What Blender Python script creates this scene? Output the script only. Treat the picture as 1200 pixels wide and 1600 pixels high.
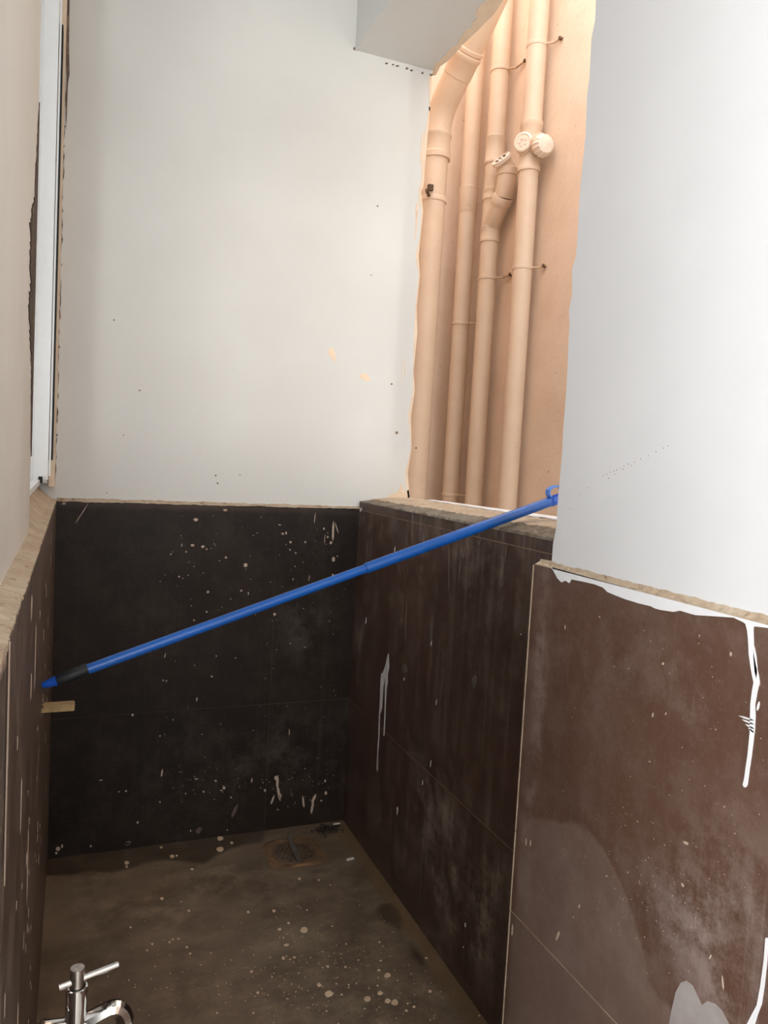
import bpy, bmesh, math, random
import numpy as np
from mathutils import Vector, Matrix

scene = bpy.context.scene
C = scene.collection
for o in list(bpy.data.objects):
    bpy.data.objects.remove(o)

# ------------------------------------------------------------------ camera
cam_d = bpy.data.cameras.new('camera')
cam = bpy.data.objects.new('camera', cam_d); C.objects.link(cam)
cam_d.sensor_fit = 'VERTICAL'; cam_d.sensor_height = 36.0
cam_d.lens = 36.0 * 1195.33 / 1600.0
cam_d.clip_start = 0.02; cam_d.clip_end = 100
YAW, PITCH, ROLL = 0.3861, 0.0670, 0.0543
def _basis(yaw, pitch, roll):
    cy, sy = math.cos(yaw), math.sin(yaw)
    f = Vector((sy*math.cos(pitch), cy*math.cos(pitch), -math.sin(pitch)))
    r = Vector((cy, -sy, 0)); u = r.cross(f)
    return math.cos(roll)*r + math.sin(roll)*u, -math.sin(roll)*r + math.cos(roll)*u, f
_r, _u, _f = _basis(YAW, PITCH, ROLL)
m = Matrix(((_r.x, _u.x, -_f.x, 0), (_r.y, _u.y, -_f.y, 0), (_r.z, _u.z, -_f.z, 1.1441), (0, 0, 0, 1)))
cam.matrix_world = m
scene.camera = cam

# ------------------------------------------------------------------ light and exposure
scene.view_settings.view_transform = 'Standard'
scene.view_settings.look = 'None'
scene.view_settings.gamma = 1.0
scene.view_settings.use_curve_mapping = False
scene.view_settings.exposure = 0.74

world = bpy.data.worlds.new('daylight'); scene.world = world; world.use_nodes = True
bg = world.node_tree.nodes['Background']
bg.inputs['Color'].default_value = (0.93, 0.96, 1.0, 1)
bg.inputs['Strength'].default_value = 2.05

def area(name, loc, target, sx, sy, power, col):
    d = bpy.data.lights.new(name, 'AREA'); d.shape = 'RECTANGLE'; d.size = sx; d.size_y = sy
    d.energy = power; d.color = col
    o = bpy.data.objects.new(name, d); C.objects.link(o)
    o.location = loc
    o.rotation_euler = (Vector(target) - Vector(loc)).to_track_quat('-Z', 'Y').to_euler()
    return o
# daylight through the big window in the room's left side (behind and left of the camera)
area('window_daylight_left', (-2.75, -1.3, 1.75), (0.7, -1.0, 1.35), 1.9, 1.1, 64, (0.96, 0.98, 1.0))
# daylight through the rear window
area('window_daylight_rear', (-0.15, -3.35, 1.7), (0.1, 2.0, 1.5), 1.1, 1.1, 34, (1.0, 0.99, 0.97))
# small added lamp beyond the rear window for a patch on the back wall
area('back_wall_patch_light', (-0.46, -6.3, 0.96), (0.3, 2.2, 1.3), 0.16, 0.16, 62, (1.0, 0.99, 0.96))
# daylight entering the pipe shaft from its open top
area('shaft_sky', (0.75, 2.5, 4.3), (1.6, 2.7, 1.2), 1.4, 2.2, 40, (1.0, 0.985, 0.97))

D, XL, XR, XP, XW = 2.2131, -0.0429, 0.8164, 0.71, 0.722      # back wall, left tile, parapet tile, pier tile, white pier
ZT, ZJ, ZS, XO = 0.993, 0.394, 2.337, 0.985                    # tile top, tile joint, soffit, outer face
CEIL = 2.8

# ------------------------------------------------------------------ materials
def new_mat(name):
    m = bpy.data.materials.new(name); m.use_nodes = True
    nt = m.node_tree; return m, nt, nt.nodes['Principled BSDF']
def nd(nt, t, **kw):
    n = nt.nodes.new(t)
    for k, v in kw.items(): setattr(n, k, v)
    return n
def lin(r, g, b):
    f = lambda c: (c/255/12.92) if c/255 <= 0.04045 else ((c/255+0.055)/1.055)**2.4
    return (f(r), f(g), f(b), 1)
def coords(nt, sc=(1, 1, 1)):
    tc = nd(nt, 'ShaderNodeTexCoord'); mp = nd(nt, 'ShaderNodeMapping')
    mp.inputs['Scale'].default_value = sc
    nt.links.new(tc.outputs['Object'], mp.inputs['Vector']); return mp.outputs['Vector']
def noise(nt, vec, scale, detail=4, rough=0.6):
    n = nd(nt, 'ShaderNodeTexNoise'); n.inputs['Scale'].default_value = scale
    n.inputs['Detail'].default_value = detail; n.inputs['Roughness'].default_value = rough
    nt.links.new(vec, n.inputs['Vector']); return n.outputs['Fac']
def ramp(nt, fac, lo, hi, a=0.0, b=1.0):
    n = nd(nt, 'ShaderNodeMapRange'); n.interpolation_type = 'SMOOTHSTEP'
    nt.links.new(fac, n.inputs['Value'])
    for i, v in zip((1, 2, 3, 4), (lo, hi, a, b)): n.inputs[i].default_value = v
    return n.outputs['Result']
def math_n(nt, op, a, b):
    n = nd(nt, 'ShaderNodeMath', operation=op)
    for i, v in enumerate((a, b)):
        if isinstance(v, (int, float)): n.inputs[i].default_value = v
        else: nt.links.new(v, n.inputs[i])
    n.use_clamp = op in ('ADD',)
    return n.outputs[0]
def mix(nt, fac, a, b):
    n = nd(nt, 'ShaderNodeMix', data_type='RGBA')
    if isinstance(fac, (int, float)): n.inputs[0].default_value = fac
    else: nt.links.new(fac, n.inputs[0])
    for i, v in ((6, a), (7, b)):
        if isinstance(v, tuple): n.inputs[i].default_value = v
        else: nt.links.new(v, n.inputs[i])
    return n.outputs[2]
def bump(nt, bsdf, height, strength, dist=0.002):
    b = nd(nt, 'ShaderNodeBump'); b.inputs['Strength'].default_value = strength; b.inputs['Distance'].default_value = dist
    nt.links.new(height, b.inputs['Height']); nt.links.new(b.outputs['Normal'], bsdf.inputs['Normal'])

def wall_paint(name, ca, cb, scale=3.0, rough=0.75, bstr=0.25, bscale=90, fleck=None):
    m, nt, bs = new_mat(name); v = coords(nt)
    f = ramp(nt, noise(nt, v, scale, 5), 0.35, 0.68)
    c = mix(nt, f, ca, cb)
    if fleck:
        c = mix(nt, ramp(nt, noise(nt, v, 55, 3, 0.5), 0.68, 0.74, 0, fleck[1]), c, fleck[0])
    nt.links.new(c, bs.inputs['Base Color']); bs.inputs['Roughness'].default_value = rough
    bump(nt, bs, noise(nt, v, bscale, 4), bstr)
    return m
def mortar(name, ca, cb, cc):
    m, nt, bs = new_mat(name); v = coords(nt)
    c = mix(nt, ramp(nt, noise(nt, v, 14, 6, 0.65), 0.35, 0.65), ca, cb)
    c = mix(nt, ramp(nt, noise(nt, v, 60, 5, 0.7), 0.55, 0.72), c, cc)
    nt.links.new(c, bs.inputs['Base Color']); bs.inputs['Roughness'].default_value = 0.9
    bump(nt, bs, noise(nt, v, 120, 5), 0.6, 0.004)
    return m
def plain(name, col, rough=0.6, metal=0.0, var=0.06, scale=40, coat=0.0):
    m, nt, bs = new_mat(name); v = coords(nt)
    d = tuple(max(0, c*(1-var*3)) for c in col[:3]) + (1,)
    c = mix(nt, ramp(nt, noise(nt, v, scale, 4), 0.35, 0.7), col, d)
    nt.links.new(c, bs.inputs['Base Color']); bs.inputs['Roughness'].default_value = rough
    bs.inputs['Metallic'].default_value = metal
    bs.inputs['Coat Weight'].default_value = coat
    return m
def tile_mat(name, ca, cb, dustc, hazec, streak, base_dust, rough=0.42, grain_axis='z', spec=0.45):
    """glazed dark tile; vertex attribute wear: R dust and painted pier sheen, G wet, B smear"""
    m, nt, bs = new_mat(name); v = coords(nt)
    at = nd(nt, 'ShaderNodeAttribute'); at.attribute_name = 'wear_sheen'
    sp = nd(nt, 'ShaderNodeSeparateColor'); nt.links.new(at.outputs['Color'], sp.inputs[0])
    big = noise(nt, v, 2.2, 6, 0.62); fine = noise(nt, v, 150, 3, 0.7)
    c = mix(nt, ramp(nt, big, 0.35, 0.68), ca, cb)
    c = mix(nt, ramp(nt, fine, 0.5, 0.8, 0, 0.14), c, dustc)
    vs = coords(nt, (95, 95, 1.3) if grain_axis == 'z' else (6, 30, 1))
    st = ramp(nt, noise(nt, vs, 1.0, 5, 0.7), 0.50, 0.82)
    mid = ramp(nt, noise(nt, v, 11.0, 8, 0.78), 0.40, 0.66)
    f1 = math_n(nt, 'MULTIPLY', st, streak)
    f2 = math_n(nt, 'MULTIPLY', math_n(nt, 'MULTIPLY', sp.outputs['Red'], 1.0), math_n(nt, 'ADD', math_n(nt, 'MULTIPLY', mid, 0.75), math_n(nt, 'MULTIPLY', st, 0.5)))
    f3 = math_n(nt, 'MULTIPLY', mid, base_dust)
    dust = math_n(nt, 'ADD', math_n(nt, 'ADD', f1, f2), f3)
    c = mix(nt, dust, c, dustc)
    hz = math_n(nt, 'MULTIPLY', sp.outputs['Blue'], math_n(nt, 'ADD', 0.62, math_n(nt, 'MULTIPLY', mid, 0.3)))
    c = mix(nt, hz, c, hazec)
    wetc = mix(nt, 0.62, c, (0.004, 0.003, 0.002, 1))
    c = mix(nt, sp.outputs['Green'], c, wetc)
    nt.links.new(c, bs.inputs['Base Color'])
    bs.inputs['Specular IOR Level'].default_value = spec
    r = ramp(nt, dust, 0.0, 0.6, rough, 0.75)
    r2 = math_n(nt, 'SUBTRACT', r, math_n(nt, 'MULTIPLY', sp.outputs['Green'], 0.2))
    nt.links.new(r2, bs.inputs['Roughness'])
    bump(nt, bs, math_n(nt, 'ADD', math_n(nt, 'MULTIPLY', fine, 0.5), math_n(nt, 'MULTIPLY', big, 0.5)), 0.12)
    return m

M = {}
M['white'] = wall_paint('white_wall_paint', lin(214, 214, 210), lin(209, 208, 204), 2.0, 0.6, 0.12, 60)
M['white_cool'] = wall_paint('white_pier_paint', lin(226, 226, 228), lin(220, 220, 222), 2.5, 0.55, 0.12, 60)
M['white_warm'] = wall_paint('white_left_paint', lin(228, 222, 212), lin(218, 210, 198), 2.5, 0.6, 0.15, 60)
M['peach'] = wall_paint('peach_wall_paint', lin(232, 208, 186), lin(225, 199, 176), 5.0, 0.8, 0.8, 45, (lin(150, 110, 85), 0.5))
M['peach_edge'] = wall_paint('peach_overlap_paint', lin(233, 212, 186), lin(226, 202, 176), 18.0, 0.7, 0.6, 70)
M['pipe'] = wall_paint('peach_painted_pipe', lin(224, 200, 175), lin(219, 194, 169), 9.0, 0.5, 0.1, 60, (lin(190, 150, 122), 0.35))
M['pipe_cap'] = wall_paint('pale_pipe_cap', lin(238, 220, 202), lin(230, 208, 190), 30.0, 0.45, 0.3, 80)
M['grout_dark'] = plain('dark_grout', lin(72, 54, 46), 0.9)
M['mortar'] = mortar('beige_mortar', lin(196, 178, 156), lin(180, 158, 134), lin(132, 110, 90))
M['mortar_dark'] = mortar('dark_bare_mortar', lin(96, 80, 66), lin(70, 56, 46), lin(150, 128, 108))
M['cement'] = mortar('grey_cement', lin(130, 122, 110), lin(112, 98, 82), lin(160, 150, 138))
M['grout'] = plain('grout', lin(150, 125, 106), 0.9, var=0.12)
M['tile'] = tile_mat('shaded_back_tile', lin(37, 26, 20), lin(28, 20, 16), lin(100, 90, 82), lin(120, 100, 90), 0.05, 0.05, rough=0.55, spec=0.22)  # the one brown tile, darkened for the back wall's shade
M['tile_par'] = tile_mat('lightened_parapet_tile', lin(80, 57, 47), lin(63, 45, 38), lin(135, 118, 106), lin(120, 100, 90), 0.30, 0.10)  # lighter copy of the same tile, for the better lit parapet
M['tile_left'] = tile_mat('lit_streaked_left_tile', lin(86, 67, 54), lin(70, 54, 44), lin(140, 122, 108), lin(120, 100, 90), 0.45, 0.16, rough=0.5)  # copy lightened and streaked for the left wall's grazing shine
M['tile_pier'] = tile_mat('lit_pier_tile', lin(96, 70, 57), lin(81, 59, 48), lin(160, 142, 134), lin(138, 120, 110), 0.05, 0.10, rough=0.38)  # lit copy of the same tile, lightened for the bright pier
M['floor'] = tile_mat('brown_floor_tile', lin(116, 97, 80), lin(92, 75, 60), lin(140, 122, 100), lin(120, 92, 62), 0.10, 0.25, rough=0.55, grain_axis='y')
M['paint_spot'] = plain('dried_white_paint', lin(226, 222, 218), 0.5)
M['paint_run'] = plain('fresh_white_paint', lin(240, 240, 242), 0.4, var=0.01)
M['cream_spot'] = plain('cream_paint_spot', lin(218, 190, 160), 0.6)
M['pale_spot'] = plain('pale_spot', lin(186, 164, 146), 0.7)
M['thin_wash'] = plain('thin_paint_wash', lin(116, 102, 94), 0.7, var=0.2)
M['smudge'] = plain('brown_smudge', lin(104, 82, 72), 0.7, var=0.2)
M['grey_smear'] = wall_paint('grey_wash_smear', lin(168, 160, 156), lin(150, 140, 136), 12, 0.45, 0.1)
M['beige_mark'] = plain('beige_bare_mark', lin(222, 200, 176), 0.8)
M['dark_mark'] = plain('dark_pit', lin(130, 112, 98), 0.9, var=0.2)
M['frame'] = plain('white_window_aluminium', lin(236, 238, 238), 0.3, var=0.01)
M['rubber_gap'] = plain('black_rubber_and_gap', lin(24, 25, 28), 0.75)
M['dirt'] = mortar('loose_dirt', lin(58, 42, 33), lin(36, 27, 22), lin(92, 70, 54))
M['dirt_tan'] = mortar('silt', lin(140, 102, 70), lin(104, 80, 58), lin(86, 70, 56))
M['rust'] = mortar('rusty_steel', lin(106, 82, 62), lin(80, 62, 50), lin(128, 92, 60))
M['clamp'] = mortar('painted_rusty_clamp', lin(214, 184, 154), lin(196, 164, 134), lin(112, 88, 68))
M['grate'] = mortar('brown_grate_metal', lin(108, 86, 68), lin(84, 66, 52), lin(122, 90, 60))
M['hole'] = plain('drain_dark', lin(14, 11, 10), 0.8)
M['strap'] = plain('dull_strap_metal', lin(92, 84, 78), 0.5, 0.5)
M['blue'] = plain('blue_pole_coating', lin(22, 92, 180), 0.34, var=0.04, scale=18)
M['blue_cap'] = plain('blue_plastic', lin(24, 84, 190), 0.35, var=0.03)
M['blue_light'] = plain('light_blue_plastic', lin(74, 136, 226), 0.35, var=0.03)
M['grip'] = plain('black_grip', lin(22, 24, 28), 0.55)
M['chrome'] = plain('chrome', (0.72, 0.71, 0.70, 1), 0.09, 1.0, var=0.01)
M['chrome_dull'] = plain('brushed_chrome', (0.66, 0.62, 0.58, 1), 0.3, 1.0, var=0.08, scale=200)
M['brass'] = plain('tan_stub_surface', lin(176, 146, 98), 0.45, 0.0, var=0.12, scale=60)
M['glass'], _nt, _bs = new_mat('window_glass')
_bs.inputs['Transmission Weight'].default_value = 1.0; _bs.inputs['Roughness'].default_value = 0.05
M['room_floor'] = plain('room_floor_tile', lin(208, 202, 194), 0.5)

# ------------------------------------------------------------------ mesh helpers
def obj(name, bm, mat, parent=None, smooth=False):
    me = bpy.data.meshes.new(name)
    bmesh.ops.recalc_face_normals(bm, faces=bm.faces[:])
    bm.to_mesh(me); bm.free()
    if smooth:
        for p_ in me.polygons: p_.use_smooth = True
        me.set_sharp_from_angle(angle=math.radians(40))
    for m_ in (mat if isinstance(mat, (list, tuple)) else [mat]): me.materials.append(m_)
    o = bpy.data.objects.new(name, me); C.objects.link(o)
    if parent:
        o.parent = parent; o.matrix_parent_inverse = Matrix.Translation(-parent.location)
    return o
def struct(name, bm, mat, parent=None, smooth=False):
    o = obj(name, bm, mat, parent, smooth)
    o['kind'] = 'structure'
    return o
def thing(name, label, cat, loc, group=None):
    o = bpy.data.objects.new(name, None); C.objects.link(o); o.location = loc; o.empty_display_size = 0.05
    o['label'] = label; o['category'] = cat
    if group: o['group'] = group
    return o
def box(bm, x0, x1, y0, y1, z0, z1, mi=0):
    vs = [bm.verts.new((x, y, z)) for x in (x0, x1) for y in (y0, y1) for z in (z0, z1)]
    for f in ((0, 1, 3, 2), (4, 6, 7, 5), (0, 4, 5, 1), (2, 3, 7, 6), (0, 2, 6, 4), (1, 5, 7, 3)):
        bm.faces.new([vs[i] for i in f]).material_index = mi
    return vs
PLANES = {'back': lambda u, v, h: (u, D - h, v), 'par': lambda u, v, h: (XR - h, u, v), 'pier': lambda u, v, h: (XP - h, u, v),
          'pierw': lambda u, v, h: (XW - h, u, v), 'left': lambda u, v, h: (XL + h, u, v), 'floor': lambda u, v, h: (u, v, h),
          'soffit': lambda u, v, h: (u, v, ZS - h), 'leftw': lambda u, v, h: (-0.066 + h, u, v)}
def prism(bm, plane, pts, h0, h1, mi=0):
    P = PLANES[plane] if isinstance(plane, str) else plane
    a = [bm.verts.new(P(u, v, h0)) for u, v in pts]; b = [bm.verts.new(P(u, v, h1)) for u, v in pts]
    n = len(pts)
    bm.faces.new(a).material_index = mi; bm.faces.new(b).material_index = mi
    for i in range(n):
        bm.faces.new((a[i], a[(i+1) % n], b[(i+1) % n], b[i])).material_index = mi
def dab(bm, plane, pts, h):
    """a dried drop: flat rim, raised middle"""
    P = PLANES[plane]; n = len(pts)
    cu = sum(q[0] for q in pts)/n; cv = sum(q[1] for q in pts)/n
    rim = [bm.verts.new(P(u, v, 0.0001)) for u, v in pts]
    mid = [bm.verts.new(P(cu+(u-cu)*0.8, cv+(v-cv)*0.8, h)) for u, v in pts]
    for i in range(n): bm.faces.new((rim[i], rim[(i+1) % n], mid[(i+1) % n], mid[i]))
    bm.faces.new(mid)
def fine_dabs(bm, plane, lst, h, seed=1):
    rn = random.Random(seed)
    for u, v, r in lst:
        k = 6; a0 = rn.random()*3; st = rn.choice((1, 1, 1, 1.6))
        dab(bm, plane, [(u+r*math.cos(a0+i*2*math.pi/k)*rn.uniform(.7, 1.2), v+st*r*math.sin(a0+i*2*math.pi/k)*rn.uniform(.7, 1.2)) for i in range(k)], h)
def tube(bm, pts, rad, seg=24, caps=True, mi=0):
    pts = [Vector(p_) for p_ in pts]; n = len(pts)
    rad = rad if isinstance(rad, (list, tuple)) else [rad]*n
    T = []
    for i in range(n):
        a = pts[max(i-1, 0)]; b = pts[min(i+1, n-1)]
        t = (b-a)
        if t.length < 1e-9: t = pts[min(i+2, n-1)] - pts[max(i-2, 0)]
        T.append(t.normalized())
    ref = Vector((0, 0, 1)) if abs(T[0].z) < 0.9 else Vector((1, 0, 0))
    nrm = T[0].cross(ref).normalized(); rings = []
    for i in range(n):
        nrm = (nrm - T[i]*nrm.dot(T[i])).normalized(); bn = T[i].cross(nrm)
        rings.append([bm.verts.new(pts[i] + rad[i]*(math.cos(a)*nrm + math.sin(a)*bn)) for a in [2*math.pi*k/seg for k in range(seg)]])
    for i in range(n-1):
        for k in range(seg):
            bm.faces.new((rings[i][k], rings[i][(k+1) % seg], rings[i+1][(k+1) % seg], rings[i+1][k])).material_index = mi
    if caps:
        bm.faces.new(rings[0]).material_index = mi; bm.faces.new(rings[-1]).material_index = mi
    return rings
def lathe(bm, base, axis, prof, seg=28, mi=0):
    """prof: (distance along axis, radius)"""
    base = Vector(base); ax = Vector(axis).normalized()
    ref = Vector((0, 0, 1)) if abs(ax.z) < 0.9 else Vector((1, 0, 0))
    n = ax.cross(ref).normalized(); b = ax.cross(n); rings = []
    for t, r in prof:
        rings.append([bm.verts.new(base + ax*t + max(r, 1e-5)*(math.cos(a)*n + math.sin(a)*b)) for a in [2*math.pi*k/seg for k in range(seg)]])
    for i in range(len(prof)-1):
        for k in range(seg):
            bm.faces.new((rings[i][k], rings[i][(k+1) % seg], rings[i+1][(k+1) % seg], rings[i+1][k])).material_index = mi
    bm.faces.new(rings[0]).material_index = mi; bm.faces.new(rings[-1]).material_index = mi
def arc(p0, c_in, p1, n=8):
    """quadratic bend from p0 to p1 with corner c_in"""
    p0, c_in, p1 = map(Vector, (p0, c_in, p1))
    return [((1-t)**2)*p0 + 2*t*(1-t)*c_in + t*t*p1 for t in [i/n for i in range(n+1)]]
def in_poly(U, V, poly):
    x = np.array([q[0] for q in poly]); y = np.array([q[1] for q in poly]); r = np.zeros(U.shape, bool); j = len(x)-1
    for i in range(len(x)):
        c = ((y[i] > V) != (y[j] > V)) & (U < (x[j]-x[i])*(V-y[i])/((y[j]-y[i]) or 1e-12)+x[i]); r ^= c; j = i
    return r.astype(float)
def poly_soft(U, V, poly, w):
    k = 3; acc = 0
    for du in (-1, 0, 1):
        for dv in (-1, 0, 1): acc = acc + in_poly(U+du*w, V+dv*w, poly)
    return acc/9
def panel(name, plane, tiles, mask, mat, parent, res=0.006, thick=0.008):
    """glazed tiles laid on a plane: each tile a fine grid with a wear attribute, all one surface"""
    P = PLANES[plane]; verts = []; faces = []; cols = []
    for (u0, u1, v0, v1) in tiles:
        nu = max(2, int(round((u1-u0)/res))+1); nv = max(2, int(round((v1-v0)/res))+1)
        us = np.linspace(u0, u1, nu); vs = np.linspace(v0, v1, nv)
        U, V = np.meshgrid(us, vs, indexing='ij'); K = mask(U, V); b = len(verts)
        for i in range(nu):
            for j in range(nv):
                verts.append(P(us[i], vs[j], 0.0))
        cols.append(np.stack([k.ravel() if not np.isscalar(k) else np.full(nu*nv, k) for k in K] + [np.ones(nu*nv)], 1))
        for i in range(nu-1):
            for j in range(nv-1):
                q = b+i*nv+j; faces.append((q, q+nv, q+nv+1, q+1))
        edge = [b+i*nv for i in range(nu)] + [b+(nu-1)*nv+j for j in range(1, nv)] + [b+i*nv+nv-1 for i in range(nu-2, -1, -1)] + [b+j for j in range(nv-2, 0, -1)]
        s = len(verts)
        for e in edge:
            iu, iv = divmod(e-b, nv); verts.append(P(us[iu], vs[iv], -thick))
        cols.append(np.zeros((len(edge), 4)))
        n = len(edge)
        for i in range(n): faces.append((edge[i], edge[(i+1) % n], s+(i+1) % n, s+i))
    me = bpy.data.meshes.new(name); me.from_pydata(verts, [], faces)
    at = me.color_attributes.new('wear_sheen', 'FLOAT_COLOR', 'POINT')
    at.data.foreach_set('color', np.concatenate(cols).astype(np.float32).ravel())
    me.materials.append(mat)
    bm = bmesh.new(); bm.from_mesh(me); bmesh.ops.recalc_face_normals(bm, faces=bm.faces[:]); bm.to_mesh(me); bm.free()
    o = bpy.data.objects.new(name, me); C.objects.link(o)
    o['kind'] = 'structure'
    if parent: o.parent = parent
    return o
def vnoise(U, V, s, seed=0):
    """smooth value noise for the wear masks"""
    rs = np.random.RandomState(seed); g = rs.rand(64, 64); x = (U*s) % 63; y = (V*s) % 63
    i = np.floor(x).astype(int); j = np.floor(y).astype(int); fx = x-i; fy = y-j
    fx = fx*fx*(3-2*fx); fy = fy*fy*(3-2*fy); i2 = (i+1) % 64; j2 = (j+1) % 64
    return (g[i, j]*(1-fx)+g[i2, j]*fx)*(1-fy)+(g[i, j2]*(1-fx)+g[i2, j2]*fx)*fy
def gauss(U, V, cu, cv, su, sv): return np.exp(-((U-cu)/su)**2-((V-cv)/sv)**2)

# ---- outlines of paint runs, spots and plaster edges, metres on each wall plane (u, v)
PIER_PAINT=[[(0.6397,0.9836),(0.6357,0.9749),(0.6332,0.9645),(0.6307,0.9489),(0.6272,0.9367),(0.6239,0.9266),(0.621,0.9194),(0.6221,0.9089),(0.6227,0.894),(0.6216,0.8797),(0.6202,0.8618),(0.6205,0.8359),(0.6216,0.8207),(0.6221,0.8093),(0.6235,0.8006),(0.6214,0.7985),(0.6189,0.7996),(0.6175,0.8031),(0.617,0.8114),(0.6165,0.8227),(0.6154,0.8379),(0.6143,0.8639),(0.6149,0.882),(0.6168,0.8959),(0.6153,0.9109),(0.6134,0.9217),(0.6155,0.929),(0.6195,0.9388),(0.6238,0.9507),(0.6263,0.9661),(0.6279,0.9767),(0.6276,0.9862)],[(0.6247,0.9592),(0.6243,0.9483),(0.6207,0.9311),(0.6176,0.9248),(0.6174,0.9322),(0.6209,0.9494)],[(0.6116,0.9005),(0.6131,0.8972),(0.6138,0.8918),(0.6131,0.8898),(0.6118,0.8921),(0.611,0.8974)],[(0.6543,0.9428),(0.6548,0.9404),(0.6557,0.9392),(0.6573,0.9391),(0.6581,0.9404),(0.6586,0.943),(0.6581,0.9451),(0.6564,0.9454),(0.6549,0.9448)],[(0.7041,0.9529),(0.7045,0.9522),(0.7054,0.9514),(0.7064,0.9513),(0.7072,0.9518),(0.7072,0.9525),(0.7065,0.9534),(0.7056,0.9538),(0.7048,0.9536)],[(0.7598,0.903),(0.7607,0.9015),(0.7621,0.8999),(0.7638,0.8997),(0.7652,0.9006),(0.7656,0.9023),(0.7642,0.904),(0.7625,0.9046),(0.761,0.9041)],[(0.7731,0.8355),(0.7753,0.8324),(0.776,0.8279),(0.7745,0.8264),(0.7725,0.8286),(0.7718,0.8331)],[(0.7505,0.843),(0.7518,0.8412),(0.752,0.8386),(0.751,0.8377),(0.7498,0.839),(0.7495,0.8416)],[(0.6124,0.9198),(0.6126,0.9186),(0.6133,0.9179),(0.6141,0.9177),(0.6146,0.9184),(0.6148,0.9196),(0.6143,0.9208),(0.6136,0.9211),(0.6128,0.9207)],[(1.0429,0.5354),(1.0446,0.5287),(1.0434,0.5193),(1.0406,0.5168),(1.0388,0.5217),(1.0399,0.531)],[(1.0296,0.5376),(1.0315,0.5321),(1.0306,0.5249),(1.0279,0.5232),(1.0259,0.5273),(1.0268,0.5344)],[(0.9352,0.4394),(0.9417,0.4302),(0.9461,0.4171),(0.944,0.4134),(0.9384,0.4202),(0.934,0.4332)],[(0.7061,0.6937),(0.7037,0.6916),(0.6978,0.6921),(0.6945,0.6946),(0.6958,0.6967),(0.7016,0.6963)],[(0.7027,0.6428),(0.7027,0.6398),(0.6998,0.6377),(0.6969,0.6386),(0.6964,0.6412),(0.6993,0.6433)],[(0.8927,0.505),(0.8955,0.5014),(0.8965,0.4968),(0.8948,0.4959),(0.8922,0.4986),(0.8912,0.5031)],[(0.8365,0.5777),(0.837,0.5763),(0.8381,0.5753),(0.8397,0.5745),(0.8409,0.5747),(0.8413,0.5758),(0.8401,0.5775),(0.8385,0.5785),(0.8372,0.5785)],[(1.0652,0.3736),(1.0677,0.3637),(1.067,0.3499),(1.0638,0.3461),(1.0612,0.3533),(1.0619,0.367)],[(0.9033,0.4779),(0.9035,0.477),(0.9046,0.4755),(0.9062,0.4751),(0.9068,0.4753),(0.9069,0.4762),(0.9064,0.4774),(0.9049,0.4782),(0.9036,0.4786)],[(0.6302,0.5733),(0.63,0.5663),(0.6275,0.5563),(0.6252,0.5534),(0.6249,0.5584),(0.6274,0.5683)],[(0.647,0.5857),(0.6492,0.5824),(0.6506,0.5775),(0.6499,0.576),(0.6479,0.5783),(0.6465,0.5832)],[(0.9772,0.9069),(0.978,0.9037),(0.9775,0.8987),(0.976,0.8971),(0.975,0.8993),(0.9756,0.9042)],[(0.7714,0.7691),(0.7713,0.7682),(0.7725,0.7676),(0.7737,0.7673),(0.7743,0.7675),(0.7746,0.7682),(0.7737,0.7692),(0.7728,0.7698),(0.7717,0.7697)],[(0.8935,0.9357),(0.8943,0.9346),(0.8953,0.9338),(0.8966,0.9337),(0.898,0.9342),(0.8982,0.9352),(0.8972,0.9362),(0.8956,0.9363),(0.8945,0.9364)],[(0.5767,0.6491),(0.5762,0.624),(0.5776,0.5937),(0.5798,0.5701),(0.5851,0.5552),(0.5901,0.5404),(0.5804,0.5475),(0.5779,0.5604),(0.5743,0.5741),(0.5729,0.597),(0.5723,0.6265),(0.5736,0.651)],[(0.6373,0.8759),(0.6308,0.8755),(0.6198,0.8763),(0.6152,0.8775),(0.6194,0.878),(0.6304,0.8772)],[(0.6325,0.8731),(0.6274,0.8723),(0.6186,0.8724),(0.6148,0.8732),(0.618,0.874),(0.6268,0.874)],[(0.6276,0.8695),(0.624,0.8683),(0.6173,0.8677),(0.6143,0.8683),(0.6166,0.8694),(0.6232,0.87)],[(0.6229,0.8668),(0.6207,0.8651),(0.6161,0.8638),(0.6138,0.8641),(0.6151,0.8654),(0.6196,0.8668)]]
PIER_STRIP=[(1.0232,0.989),(1.0154,0.983),(1.0038,0.9736),(0.993,0.9693),(0.9834,0.9739),(0.9732,0.9717),(0.969,0.9783),(0.9372,0.9797),(0.9114,0.9803),(0.8921,0.9789),(0.8816,0.9743),(0.8716,0.9734),(0.8441,0.9713),(0.8141,0.9708),(0.7931,0.9715),(0.7833,0.9701),(0.7739,0.9703),(0.7511,0.9724),(0.7404,0.9763),(0.7146,0.976),(0.6817,0.9813),(0.6563,0.9852),(0.6424,0.983),(0.6349,0.9802),(0.6237,0.982),(0.6093,0.9838),(0.5847,0.9831)]
PIER_HAZE=[(1.0536,0.5258),(1.0484,0.5482),(1.0222,0.5704),(0.9823,0.5881),(0.9586,0.5932),(0.9303,0.6076),(0.9072,0.6156),(0.8765,0.6149),(0.8462,0.6045),(0.8206,0.5873),(0.7969,0.5667),(0.7762,0.5429),(0.7591,0.5136),(0.7425,0.4851),(0.7227,0.4771),(0.6947,0.48),(0.6698,0.4489),(1.0601,0.1479),(1.0593,0.3092),(1.057,0.4235)]
PIER_BLOB=[(0.7051,0.4217),(0.7021,0.4663),(0.6963,0.504),(0.6894,0.5212),(0.6807,0.5296),(0.6703,0.5302),(0.66,0.5212),(0.6545,0.517),(0.6466,0.5274),(0.6354,0.5322),(0.6257,0.5313),(0.6085,0.5191),(0.602,0.5011)]
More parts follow.
